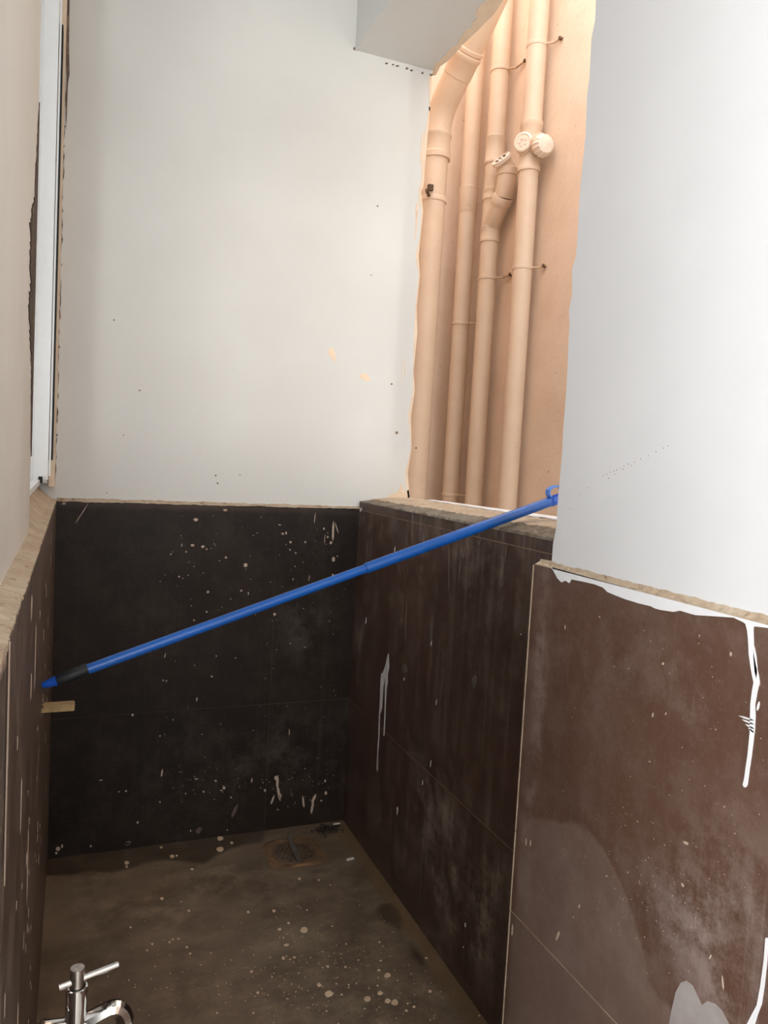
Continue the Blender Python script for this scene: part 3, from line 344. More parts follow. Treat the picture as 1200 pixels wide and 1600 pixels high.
FLOOR_PAINT=[[(0.5499,1.7007),(0.5482,1.6938),(0.5407,1.6908),(0.5357,1.6933),(0.532,1.7016),(0.5369,1.7091),(0.5405,1.7145),(0.5478,1.715),(0.5521,1.7092)],[(0.4958,1.7996),(0.4951,1.7958),(0.491,1.7938),(0.4884,1.7959),(0.4875,1.7996),(0.4887,1.8038),(0.4916,1.8073),(0.4942,1.8055),(0.4966,1.803)],[(0.542,1.4697),(0.5361,1.4654),(0.5307,1.4638),(0.525,1.4644),(0.5224,1.4723),(0.5251,1.4785),(0.5312,1.4829),(0.5373,1.4835),(0.5403,1.4779)],[(0.6122,1.4309),(0.6086,1.4264),(0.6034,1.4253),(0.5988,1.4277),(0.5981,1.4323),(0.5993,1.438),(0.6038,1.4417),(0.6099,1.4421),(0.614,1.4368)],[(0.6441,1.4393),(0.6401,1.4365),(0.6365,1.4356),(0.6324,1.4366),(0.6313,1.4409),(0.6339,1.4451),(0.6374,1.4479),(0.6415,1.4478),(0.6439,1.4442)],[(0.6517,1.4122),(0.6473,1.4093),(0.6426,1.4068),(0.6392,1.4099),(0.6372,1.414),(0.6409,1.4189),(0.6441,1.4222),(0.6488,1.422),(0.6507,1.4178)],[(0.6638,1.4043),(0.6618,1.399),(0.655,1.3973),(0.6502,1.4002),(0.6483,1.4056),(0.6525,1.411),(0.6568,1.4146),(0.6627,1.4147),(0.665,1.4105)],[(0.6818,1.4875),(0.6766,1.4834),(0.6723,1.4824),(0.6681,1.4839),(0.6664,1.4892),(0.6697,1.494),(0.6735,1.4975),(0.6787,1.4984),(0.6821,1.4937)],[(0.526,1.5041),(0.5232,1.5014),(0.5198,1.4998),(0.5167,1.5012),(0.5158,1.5052),(0.5166,1.5093),(0.52,1.5115),(0.5234,1.5114),(0.5246,1.5079)],[(0.5601,1.5574),(0.5586,1.5546),(0.5559,1.5544),(0.5536,1.5557),(0.5533,1.5582),(0.5539,1.5607),(0.5559,1.5627),(0.5583,1.5617),(0.56,1.5601)],[(0.666,1.5105),(0.6634,1.5081),(0.6616,1.5078),(0.6596,1.509),(0.6593,1.511),(0.6592,1.5139),(0.6622,1.5152),(0.6648,1.5159),(0.6658,1.5131)],[(0.4731,1.6148),(0.4713,1.6116),(0.4683,1.61),(0.4659,1.6115),(0.4645,1.6156),(0.4665,1.619),(0.4685,1.621),(0.4714,1.6216),(0.4736,1.6176)],[(0.4914,1.7213),(0.4902,1.7182),(0.4868,1.7174),(0.4834,1.7181),(0.4825,1.722),(0.4833,1.7256),(0.4864,1.728),(0.4897,1.7288),(0.4916,1.7255)],[(0.5176,1.7401),(0.5163,1.7365),(0.5137,1.7359),(0.5113,1.7369),(0.5105,1.7403),(0.5113,1.744),(0.5136,1.7452),(0.5163,1.7464),(0.5177,1.7428)],[(0.4335,1.8128),(0.4325,1.8099),(0.4293,1.8083),(0.4271,1.8091),(0.4262,1.8129),(0.4263,1.8169),(0.429,1.8194),(0.4318,1.8195),(0.4331,1.8167)],[(0.5973,1.923),(0.5956,1.9199),(0.5921,1.918),(0.5899,1.92),(0.5882,1.9233),(0.5894,1.9272),(0.5926,1.9303),(0.5955,1.93),(0.5971,1.9274)],[(0.6444,1.9025),(0.643,1.9),(0.6402,1.8981),(0.6382,1.9005),(0.638,1.9023),(0.6382,1.9061),(0.6409,1.9086),(0.6435,1.9086),(0.6444,1.9052)],[(0.7472,1.4127),(0.7453,1.4104),(0.7424,1.4092),(0.7401,1.411),(0.7389,1.4136),(0.7413,1.4161),(0.7434,1.4186),(0.7467,1.4184),(0.7482,1.4153)],[(0.6943,1.3806),(0.6922,1.3784),(0.6899,1.3775),(0.6882,1.379),(0.6872,1.3814),(0.6889,1.3835),(0.691,1.3854),(0.693,1.3843),(0.6949,1.3832)],[(0.7866,1.5169),(0.7846,1.5141),(0.7822,1.5145),(0.7801,1.5156),(0.7796,1.5172),(0.7808,1.5204),(0.7832,1.5226),(0.7858,1.5222),(0.7867,1.5198)],[(0.3937,1.5916),(0.3921,1.5891),(0.3902,1.5883),(0.388,1.5897),(0.387,1.5924),(0.3879,1.5947),(0.3898,1.596),(0.392,1.5959),(0.3939,1.5948)],[(0.392,1.5216),(0.3912,1.5195),(0.3888,1.5183),(0.3871,1.5193),(0.3861,1.522),(0.3864,1.5249),(0.3886,1.5261),(0.3908,1.5264),(0.3924,1.524)],[(0.6845,1.3937),(0.6833,1.3923),(0.6811,1.3916),(0.6797,1.3929),(0.6793,1.3941),(0.6803,1.396),(0.6817,1.3976),(0.6837,1.3973),(0.6851,1.3958)],[(0.6741,1.3752),(0.6728,1.373),(0.6701,1.3724),(0.6685,1.3742),(0.6674,1.3761),(0.6685,1.3783),(0.6709,1.3796),(0.673,1.3791),(0.6739,1.3774)],[(0.6437,1.4647),(0.6423,1.4627),(0.6405,1.4621),(0.6393,1.4636),(0.6386,1.4653),(0.6395,1.4671),(0.6408,1.4681),(0.6426,1.4677),(0.6438,1.467)],[(0.625,1.6209),(0.6237,1.6197),(0.6222,1.619),(0.6208,1.6194),(0.6205,1.6213),(0.6208,1.6231),(0.6227,1.6245),(0.6241,1.6244),(0.6249,1.623)],[(0.4961,1.6099),(0.4948,1.6078),(0.4932,1.6078),(0.4913,1.608),(0.491,1.6103),(0.491,1.6128),(0.4929,1.6144),(0.4949,1.6144),(0.4961,1.6122)],[(0.5598,1.462),(0.5586,1.4603),(0.5571,1.4596),(0.5557,1.4608),(0.5548,1.4624),(0.5555,1.4644),(0.557,1.4655),(0.559,1.4655),(0.5599,1.4642)],[(0.5813,1.4781),(0.5801,1.4771),(0.5787,1.4764),(0.5774,1.4772),(0.5773,1.4784),(0.5779,1.4802),(0.579,1.4809),(0.5804,1.4812),(0.5813,1.4796)],[(0.3694,1.4654),(0.3689,1.4639),(0.3672,1.4634),(0.3657,1.4642),(0.365,1.4659),(0.365,1.4679),(0.3664,1.4686),(0.3684,1.4687),(0.37,1.4674)],[(0.6325,1.5579),(0.6314,1.5563),(0.6299,1.556),(0.6288,1.5567),(0.6281,1.5585),(0.6289,1.5598),(0.63,1.561),(0.6316,1.5607),(0.6326,1.5595)],[(0.6812,1.5403),(0.6797,1.538),(0.6781,1.5378),(0.6767,1.5391),(0.6754,1.5408),(0.6767,1.5432),(0.6788,1.5446),(0.6805,1.5441),(0.682,1.5421)],[(0.5968,1.5436),(0.5954,1.5415),(0.594,1.5413),(0.5919,1.5416),(0.5912,1.5443),(0.5921,1.5464),(0.594,1.548),(0.596,1.5475),(0.5974,1.5459)],[(0.6147,1.6968),(0.6136,1.6953),(0.612,1.6947),(0.6105,1.695),(0.6101,1.6971),(0.6107,1.6991),(0.6121,1.6999),(0.6138,1.7004),(0.6145,1.6989)],[(0.5747,1.7786),(0.574,1.777),(0.5722,1.7761),(0.5706,1.7768),(0.57,1.7787),(0.5705,1.7811),(0.5721,1.7822),(0.5739,1.782),(0.575,1.781)],[(0.7033,1.6043),(0.7019,1.6024),(0.7002,1.6016),(0.6983,1.602),(0.6975,1.6049),(0.6991,1.607),(0.7006,1.608),(0.7029,1.6083),(0.7042,1.6062)],[(0.8132,1.315),(0.8123,1.3136),(0.8103,1.3132),(0.8085,1.3139),(0.8084,1.3154),(0.8091,1.3173),(0.8109,1.318),(0.813,1.3182),(0.8136,1.3166)],[(0.1665,2.1342),(0.1636,2.128),(0.1604,2.1253),(0.1556,2.1269),(0.1542,2.1336),(0.1546,2.1413),(0.1574,2.1466),(0.1616,2.1454),(0.1646,2.1429)],[(0.1623,2.1146),(0.1613,2.1107),(0.1587,2.1085),(0.156,2.1099),(0.1552,2.1145),(0.1553,2.1188),(0.1571,2.1214),(0.1596,2.1222),(0.1617,2.1194)],[(0.4256,2.1355),(0.4201,2.125),(0.4154,2.1238),(0.4092,2.1262),(0.406,2.136),(0.4072,2.1466),(0.4128,2.1512),(0.4204,2.1526),(0.4264,2.1462)],[(0.4364,2.1984),(0.4327,2.1904),(0.4264,2.1881),(0.421,2.1887),(0.4191,2.1972),(0.42,2.209),(0.4244,2.2159),(0.4307,2.2136),(0.4357,2.2075)],[(0.2876,2.1346),(0.2852,2.1279),(0.2812,2.1265),(0.2771,2.1293),(0.2759,2.1346),(0.2757,2.1418),(0.2789,2.1446),(0.2835,2.1469),(0.286,2.1423)],[(0.297,2.1355),(0.2957,2.1326),(0.2936,2.13),(0.2917,2.133),(0.2903,2.1354),(0.2912,2.1389),(0.2929,2.1423),(0.295,2.1412),(0.2965,2.1396)],[(0.2622,2.1937),(0.2601,2.1889),(0.2579,2.1889),(0.2548,2.1902),(0.2529,2.1936),(0.2546,2.1985),(0.2561,2.2019),(0.2591,2.2017),(0.2615,2.1986)],[(0.4596,2.1642),(0.4573,2.1606),(0.4541,2.158),(0.4513,2.1592),(0.4507,2.1641),(0.4505,2.1693),(0.4537,2.1725),(0.4567,2.1723),(0.4589,2.169)],[(0.3292,2.0522),(0.3277,2.0479),(0.3248,2.0477),(0.3221,2.0481),(0.3205,2.0527),(0.3214,2.0568),(0.3232,2.0593),(0.3262,2.0586),(0.3286,2.0566)],[(0.2369,1.933),(0.2363,1.9292),(0.2332,1.9261),(0.2304,1.9294),(0.2288,1.9334),(0.2284,1.9376),(0.2319,1.941),(0.2348,1.9413),(0.2375,1.9372)],[(0.2942,1.8606),(0.293,1.8576),(0.2905,1.8558),(0.2882,1.8582),(0.2868,1.8609),(0.2868,1.8646),(0.2893,1.8669),(0.2917,1.866),(0.2933,1.8639)],[(0.1533,1.8328),(0.1525,1.8304),(0.1508,1.829),(0.149,1.831),(0.1481,1.8329),(0.1482,1.8358),(0.1495,1.838),(0.1514,1.8374),(0.153,1.8351)],[(0.1961,1.7537),(0.1954,1.7519),(0.1937,1.7501),(0.1921,1.7511),(0.1908,1.7541),(0.191,1.7567),(0.1925,1.7584),(0.1944,1.7578),(0.1962,1.7566)],[(0.235,1.7491),(0.2333,1.7467),(0.232,1.7458),(0.23,1.7472),(0.2294,1.7494),(0.2293,1.7524),(0.231,1.7532),(0.2328,1.7537),(0.2343,1.752)],[(0.2422,1.7568),(0.2416,1.7545),(0.24,1.7537),(0.2384,1.7551),(0.2376,1.7571),(0.2372,1.7595),(0.2388,1.7616),(0.2409,1.7612),(0.2426,1.7592)],[(0.2558,1.7551),(0.2546,1.7526),(0.2529,1.7523),(0.251,1.7533),(0.2502,1.7554),(0.2505,1.7579),(0.2521,1.7595),(0.254,1.7601),(0.2556,1.7578)],[(0.2698,1.7187),(0.269,1.7165),(0.2672,1.7159),(0.2656,1.717),(0.2642,1.7193),(0.2652,1.7216),(0.2661,1.723),(0.2681,1.7223),(0.2697,1.7212)],[(0.2741,1.6933),(0.2728,1.6912),(0.2712,1.6912),(0.2692,1.6915),(0.2688,1.6938),(0.2689,1.6962),(0.2703,1.6978),(0.272,1.6981),(0.2735,1.6958)],[(0.183,1.7336),(0.1822,1.7315),(0.1807,1.7304),(0.1789,1.732),(0.178,1.734),(0.1778,1.7364),(0.1793,1.7378),(0.1814,1.7376),(0.1827,1.7358)]]
FLOOR_RUN=[[(0.4807,1.6606),(0.4839,1.6555),(0.4906,1.6547),(0.4942,1.659),(0.4924,1.664),(0.4856,1.6648)]]
FLOOR_FINE=[(0.1191,1.7074,0.0012),(0.5971,1.5037,0.0008),(0.1515,1.7489,0.0013),(0.4907,1.393,0.0013),(0.5855,1.5982,0.0012),(0.4908,1.7727,0.0014),(0.761,1.4773,0.0014),(0.2644,1.5157,0.001),(0.6463,1.5353,0.0016),(0.2583,1.6432,0.0008),(0.6001,1.302,0.0015),(0.5424,1.4755,0.0009),(0.4381,1.529,0.001),(0.5922,1.544,0.0014),(0.5411,1.4274,0.0009),(0.6293,1.4267,0.0011),(0.3407,1.6832,0.0008),(0.7204,1.3449,0.0012),(0.5936,1.3433,0.0015),(0.5125,1.4275,0.001),(0.3483,1.6176,0.0009),(0.1044,1.7384,0.001),(0.3173,1.3949,0.0016),(0.6603,1.307,0.0011),(0.551,1.4612,0.001),(0.5577,1.4987,0.0019),(0.589,1.7103,0.0016),(0.2096,1.596,0.0017),(0.7339,1.5051,0.0011),(0.2524,1.6289,0.0008),(0.2873,1.6467,0.001),(0.5593,1.7933,0.002),(0.614,1.3392,0.001),(0.2212,1.6401,0.0018),(0.3193,1.5136,0.0016),(0.3121,1.5533,0.0012),(0.7129,1.3121,0.001),(0.185,1.5993,0.0014),(0.0687,1.5384,0.0012),(0.5037,1.8819,0.0011),(0.1098,1.7161,0.0009),(0.748,1.6314,0.0015),(0.0939,1.6698,0.0017),(0.4045,1.7746,0.0014),(0.4823,1.6072,0.0023),(0.4467,1.4284,0.0009),(0.558,1.5179,0.0011),(0.4876,1.5949,0.0014),(0.5818,1.4868,0.0022),(0.506,1.3242,0.0015),(0.6207,1.4031,0.0018),(0.4603,1.71,0.0014),(0.146,1.6172,0.002),(0.2465,1.6355,0.0014),(0.3384,1.4069,0.001),(0.7201,1.4463,0.0018),(0.5245,1.3859,0.0016),(0.3394,1.5659,0.0012),(0.4758,1.3621,0.0014),(0.7421,1.7006,0.0011),(0.4872,1.6883,0.0022),(0.5031,1.4208,0.0013),(0.5002,1.6989,0.0022),(0.7717,1.7837,0.001),(0.4507,1.399,0.0014),(0.2728,1.5732,0.0009),(0.6149,1.707,0.001),(0.1471,1.6255,0.0014),(0.3963,1.4561,0.0011),(0.3162,1.6821,0.0021),(0.4976,1.4499,0.0015),(0.4063,1.4452,0.0015),(0.4645,1.5258,0.0014),(0.5303,1.7813,0.0011),(0.4643,1.5291,0.0011),(0.5265,1.4989,0.002),(0.2307,1.5496,0.0011),(0.5749,1.5639,0.0018),(0.5624,1.5153,0.0014),(0.736,1.3974,0.0009),(0.4423,1.507,0.0016),(0.7645,1.298,0.0009),(0.3109,1.542,0.0018),(0.2885,1.6482,0.0021),(0.5744,1.4017,0.0012),(0.5665,1.5172,0.0016),(0.7238,1.5075,0.0011),(0.6909,1.5681,0.0011),(0.4458,1.4642,0.0015),(0.7168,1.3384,0.0015),(0.7071,1.336,0.0018),(0.469,1.6226,0.0012),(0.6425,1.3619,0.0017),(0.5207,1.5123,0.0012),(0.2955,1.5863,0.0012),(0.3978,1.5439,0.0011),(0.726,1.3491,0.0007),(0.3309,1.571,0.0013),(0.7071,1.7604,0.0016),(0.5431,1.4721,0.0013),(0.7649,1.406,0.0019),(0.2197,1.5306,0.0012),(0.4003,1.5105,0.001),(0.6497,1.6287,0.0011),(0.596,1.5611,0.0011),(0.4512,1.7151,0.0009),(0.5631,1.6103,0.0013),(0.2332,1.5727,0.0009),(0.5769,1.5483,0.0009),(0.6701,1.417,0.0012),(0.4668,1.6615,0.0008),(0.735,1.5118,0.0013),(0.4003,1.4269,0.0015),(0.315,1.6089,0.0014),(0.1353,1.6432,0.0021),(0.5183,1.3631,0.0017),(0.6064,1.4906,0.0009),(0.7022,1.4067,0.0009),(0.407,1.6765,0.0009),(0.4804,1.4451,0.0011),(0.6592,1.3106,0.0015),(0.1839,1.8495,0.0012),(0.4074,1.6473,0.0015),(0.4053,1.4713,0.0009),(0.6171,1.5945,0.0011),(0.605,1.3585,0.0013),(0.2946,1.4554,0.0016),(0.2189,1.762,0.0014),(0.4507,1.4989,0.0011),(0.5961,1.5767,0.0016),(0.6089,1.8125,0.0013),(0.1242,1.6386,0.0011),(0.5979,1.3352,0.001),(0.5699,1.5927,0.0016),(0.4431,1.5904,0.0013),(0.5994,1.4859,0.0018),(0.3119,1.5685,0.0018),(0.4417,1.6273,0.002),(0.5579,1.8235,0.001),(0.2865,1.8482,0.001),(0.5266,1.3433,0.0014),(0.6503,1.5617,0.001),(0.3592,1.5061,0.0018),(0.654,1.5838,0.0014),(0.7706,1.5938,0.0011),(0.556,1.8033,0.0022),(0.7988,1.6949,0.001),(0.2921,1.5219,0.0008),(0.4312,1.4039,0.0012),(0.7889,1.3925,0.0007),(0.6637,1.8711,0.0019),(0.447,1.5588,0.0013),(0.4287,1.5693,0.001),(0.3955,1.826,0.0009),(0.4818,1.5057,0.0017),(0.5742,1.3577,0.0015),(0.4775,1.5133,0.0022),(0.3733,1.5822,0.0011),(0.6519,1.3053,0.0016),(0.481,1.3789,0.0018),(0.3984,1.4147,0.0011),(0.6669,1.4867,0.0014),(0.3549,1.6446,0.0014),(0.5771,1.3903,0.0012),(0.5117,1.4252,0.002),(0.5775,1.6725,0.0014),(0.7194,1.5908,0.0013),(0.6774,1.5787,0.0008),(0.58,1.5645,0.001),(0.6665,1.4791,0.0013),(0.2522,1.8051,0.001),(0.4948,1.4717,0.0016),(0.1812,1.634,0.0014),(0.0907,1.7196,0.001),(0.6026,1.54,0.0016),(0.6005,1.5899,0.0017),(0.6893,1.3958,0.0015),(0.3509,1.4093,0.0013),(0.2976,1.4889,0.0021),(0.6797,1.6513,0.0008),(0.4784,1.4312,0.0009),(0.5566,1.4968,0.0011),(0.6425,1.5334,0.0009),(0.4364,1.5723,0.0016),(0.5255,1.4677,0.0008),(0.4777,1.6213,0.0022),(0.3602,1.7695,0.0013),(0.5248,1.5398,0.0009),(0.381,1.5136,0.0009),(0.3204,1.4797,0.0009),(0.4113,1.5923,0.0018),(0.4899,1.452,0.0013),(0.5974,1.5919,0.0012),(0.4392,1.8227,0.0009),(0.5089,1.6655,0.0011),(0.4791,1.6915,0.0022),(0.0773,1.5923,0.0014),(0.6321,1.5429,0.0012),(0.6201,1.4632,0.0022),(0.4988,1.4315,0.0009),(0.5597,1.4053,0.001),(0.5017,1.4781,0.0009),(0.4577,1.4517,0.0013),(0.4619,1.4609,0.0008),(0.5707,1.6797,0.0017),(0.6127,1.3979,0.0014),(0.4015,1.6051,0.0012),(0.5408,1.5744,0.0013),(0.5248,1.453,0.0011),(0.6192,1.3561,0.0012),(0.1968,1.5972,0.001),(0.461,1.4879,0.0011),(0.5718,1.7544,0.0011),(0.6581,1.5977,0.0008),(0.4916,1.4541,0.001),(0.4609,1.7671,0.0012),(0.4925,1.4802,0.0011),(0.7236,1.3647,0.0011),(0.4956,1.7069,0.0014),(0.5317,1.68,0.0016),(0.2013,1.712,0.0011),(0.3794,1.5139,0.0009),(0.4355,1.4743,0.0009),(0.7033,1.5884,0.0018),(0.7267,1.4777,0.0015),(0.6522,1.4875,0.0018),(0.7197,1.8302,0.0012),(0.2779,1.9062,0.002),(0.4113,1.7307,0.0015),(0.5011,1.5725,0.001),(0.6208,1.4391,0.0015),(0.7316,1.768,0.001),(0.7603,1.3868,0.0008),(0.5455,1.4652,0.001),(0.599,1.6242,0.0017),(0.4406,1.7504,0.0014),(0.4446,1.4852,0.0017),(0.3895,1.5648,0.001),(0.5511,1.7018,0.0021),(0.4884,1.5564,0.0022),(0.5273,1.8214,0.0013),(0.4425,1.4859,0.0014),(0.4626,1.5624,0.001),(0.7188,1.3,0.0009),(0.7408,1.4563,0.0008),(0.4393,1.4976,0.0013),(0.3393,1.7507,0.0012),(0.6895,1.4677,0.0019),(0.7439,1.6813,0.0011),(0.3385,1.6336,0.0013),(0.5447,1.5583,0.0018),(0.2184,1.5868,0.0009),(0.3867,1.6715,0.0013),(0.4927,1.4957,0.0017),(0.4665,1.5005,0.0019),(0.6531,1.4915,0.0012),(0.5114,1.7945,0.0011),(0.5287,1.5992,0.0019),(0.3923,1.7352,0.0011),(0.6988,1.3956,0.001),(0.4208,1.5964,0.0012),(0.2728,1.4501,0.0012),(0.5167,1.5948,0.0008),(0.5014,1.5979,0.001),(0.5615,1.7518,0.0008),(0.3816,1.6085,0.0015),(0.5102,1.6886,0.0012),(0.3166,1.7857,0.0011),(0.6964,1.501,0.0015),(0.5583,1.4644,0.0009),(0.0899,1.6392,0.0011),(0.7579,1.4374,0.0017),(0.4,1.5323,0.0012),(0.4128,1.461,0.0013),(0.2978,1.7642,0.0011),(0.3885,1.5753,0.0011),(0.1847,1.8605,0.0011),(0.6602,1.3695,0.0012),(0.6229,1.4679,0.0009),(0.549,1.6071,0.0012),(0.4196,1.4046,0.0008),(0.3558,1.6152,0.0011),(0.4772,1.4484,0.0013),(0.4979,1.5383,0.0015),(0.4962,1.572,0.0012),(0.3781,1.571,0.0016),(0.2293,1.7032,0.0018),(0.5589,1.3183,0.0013),(0.6793,1.4281,0.0014),(0.5802,1.574,0.0012),(0.6447,1.603,0.0014),(0.7337,1.4237,0.0009),(0.7075,1.4139,0.0017),(0.462,1.677,0.0011),(0.1136,1.5968,0.0011),(0.5591,1.6117,0.0014),(0.403,1.5165,0.0009),(0.1482,1.5468,0.0015),(0.3159,1.4248,0.0015),(0.3543,1.6021,0.0011),(0.3324,1.5275,0.0014),(0.4075,1.5088,0.0016),(0.7577,1.6424,0.0012),(0.1673,1.5233,0.0013),(0.4296,1.5626,0.0022),(0.3995,1.4967,0.0008),(0.3984,1.5172,0.0012),(0.1924,1.6731,0.0015),(0.5029,1.4559,0.001),(0.5551,1.3545,0.0008),(0.2686,1.6818,0.0011),(0.5113,1.6114,0.0016),(0.1311,1.5479,0.0013),(0.516,1.5847,0.0013),(0.5898,1.4083,0.0022),(0.7434,1.4419,0.0009),(0.6151,1.5298,0.0011),(0.3748,1.5221,0.0012),(0.705,1.5486,0.0019),(0.4504,1.4636,0.001),(0.5156,1.4393,0.0014),(0.4289,1.458,0.0013),(0.2344,1.6192,0.0009),(0.515,1.7167,0.0011),(0.6407,1.5343,0.0007),(0.1464,1.5611,0.0008),(0.677,1.4449,0.0012),(0.4745,1.765,0.0013),(0.4719,1.4947,0.0008),(0.4537,1.5448,0.0015)]
BACK_FINE=[(0.7814,0.7419,0.0014),(0.3508,0.1804,0.0011),(0.6775,0.1451,0.0009),(0.3687,0.8649,0.0014),(0.7303,0.1277,0.0016),(0.6636,0.5637,0.0016),(0.3726,0.1786,0.0014),(0.4317,0.1556,0.0009),(0.763,0.7099,0.0009),(0.4116,0.2074,0.0011),(0.3373,0.1837,0.0011),(0.4318,0.1354,0.0014),(0.5152,0.3162,0.0016),(0.7384,0.6423,0.0016),(0.4806,0.1448,0.0011),(0.6528,0.6835,0.0016),(0.7101,0.1241,0.0011),(0.2875,0.1654,0.0014),(0.4811,0.1493,0.0011),(0.3503,0.6443,0.0011),(0.6401,0.1175,0.0011),(0.3161,0.1679,0.0011),(0.3496,0.7942,0.0016),(0.4991,0.912,0.0014),(0.277,0.7572,0.0009),(0.3197,0.6987,0.0016),(0.4898,0.9048,0.0016),(0.6087,0.8009,0.0011),(0.5446,0.4739,0.0014),(0.755,0.0921,0.0014),(0.547,0.5811,0.0014),(0.6456,0.0991,0.0016),(0.5764,0.5599,0.0016),(0.4569,0.9264,0.0009),(0.2618,0.8544,0.0014),(0.4669,0.2027,0.0011),(0.612,0.8984,0.0009),(0.2799,0.539,0.0014),(0.3814,0.8735,0.0016),(0.4868,0.6714,0.0016),(0.39,0.2159,0.0009),(0.4474,0.1521,0.0009),(0.556,0.1286,0.0009),(0.3185,0.7179,0.0011),(0.5663,0.5029,0.0014),(0.3833,0.9081,0.0009),(0.3455,0.1527,0.0016),(0.5747,0.9122,0.0016),(0.6831,0.1817,0.0016),(0.5473,0.7656,0.0014),(0.2931,0.7789,0.0016),(0.364,0.3176,0.0016),(0.5515,0.3592,0.0011),(0.3142,0.1204,0.0011),(0.5839,0.1289,0.0016),(0.4317,0.7171,0.0014),(0.5521,0.1519,0.0016),(0.5715,0.6506,0.0014),(0.4175,0.3442,0.0014),(0.3077,0.825,0.0016),(0.2679,0.5442,0.0009),(0.2585,0.3262,0.0014),(0.7695,0.406,0.0011),(0.6842,0.9262,0.0011),(0.3046,0.2113,0.0016),(0.507,0.668,0.0011),(0.2847,0.9563,0.0009),(0.7525,0.1706,0.0011),(0.7221,0.4374,0.0011),(0.2834,0.9013,0.0016),(0.6337,0.0664,0.0014),(0.5713,0.8473,0.0009),(0.6983,0.1547,0.0014),(0.6566,0.2513,0.0014),(0.7037,0.0791,0.0016),(0.5723,0.1513,0.0014),(0.7525,0.6008,0.0014),(0.7107,0.1374,0.0016),(0.7335,0.1331,0.0014),(0.5042,0.9118,0.0011),(0.6866,0.0909,0.0014),(0.3108,0.2088,0.0014),(0.6096,0.1445,0.0009),(0.4839,0.8424,0.0011),(0.7427,0.1277,0.0016),(0.6758,0.8535,0.0009),(0.3924,0.14,0.0011),(0.5951,0.7322,0.0016),(0.3969,0.6841,0.0009),(0.3513,0.1401,0.0014),(0.3474,0.1928,0.0016),(0.3291,0.1839,0.0009),(0.4402,0.1568,0.0011),(0.7405,0.6688,0.0011),(0.5843,0.7507,0.0009),(0.5179,0.6856,0.0009),(0.2862,0.8945,0.0009),(0.7152,0.8803,0.0016),(0.6492,0.1724,0.0016),(0.6562,0.0758,0.0014),(0.7628,0.1117,0.0009),(0.5902,0.8785,0.0014),(0.4884,0.7749,0.0011),(0.3025,0.2287,0.0011),(0.5341,0.3878,0.0009),(0.3206,0.4019,0.0011),(0.5881,0.1068,0.0011),(0.675,0.372,0.0011),(0.3722,0.9609,0.0011),(0.6448,0.8253,0.0014),(0.7206,0.2108,0.0016),(0.7778,0.1493,0.0016),(0.599,0.1691,0.0011),(0.5492,0.1609,0.0014),(0.6434,0.1056,0.0016),(0.7377,0.3416,0.0016),(0.4726,0.8049,0.0011),(0.2432,0.7888,0.0014),(0.6526,0.0696,0.0009),(0.6809,0.7027,0.0009),(0.562,0.1601,0.0016),(0.2615,0.3757,0.0009),(0.3776,0.8783,0.0014),(0.5319,0.864,0.0009),(0.4757,0.1726,0.0011),(0.376,0.2044,0.0011),(0.5451,0.1364,0.0016),(0.5829,0.1118,0.0009),(0.499,0.1551,0.0009),(0.3355,0.5242,0.0014),(0.7188,0.9157,0.0014),(0.519,0.7407,0.0009),(0.2309,0.7707,0.0016),(0.3753,0.2473,0.0014),(0.6436,0.1569,0.0014),(0.6171,0.5776,0.0016),(0.6177,0.3836,0.0011),(0.5583,0.6482,0.0016),(0.4075,0.1168,0.0016),(0.5431,0.5738,0.0009),(0.619,0.1696,0.0009),(0.7653,0.4222,0.0016),(0.6806,0.8897,0.0011),(0.6359,0.153,0.0011),(0.6452,0.5901,0.0009),(0.2802,0.3678,0.0016),(0.6325,0.1528,0.0011),(0.4068,0.693,0.0011),(0.6789,0.0939,0.0009),(0.5114,0.9584,0.0016)]
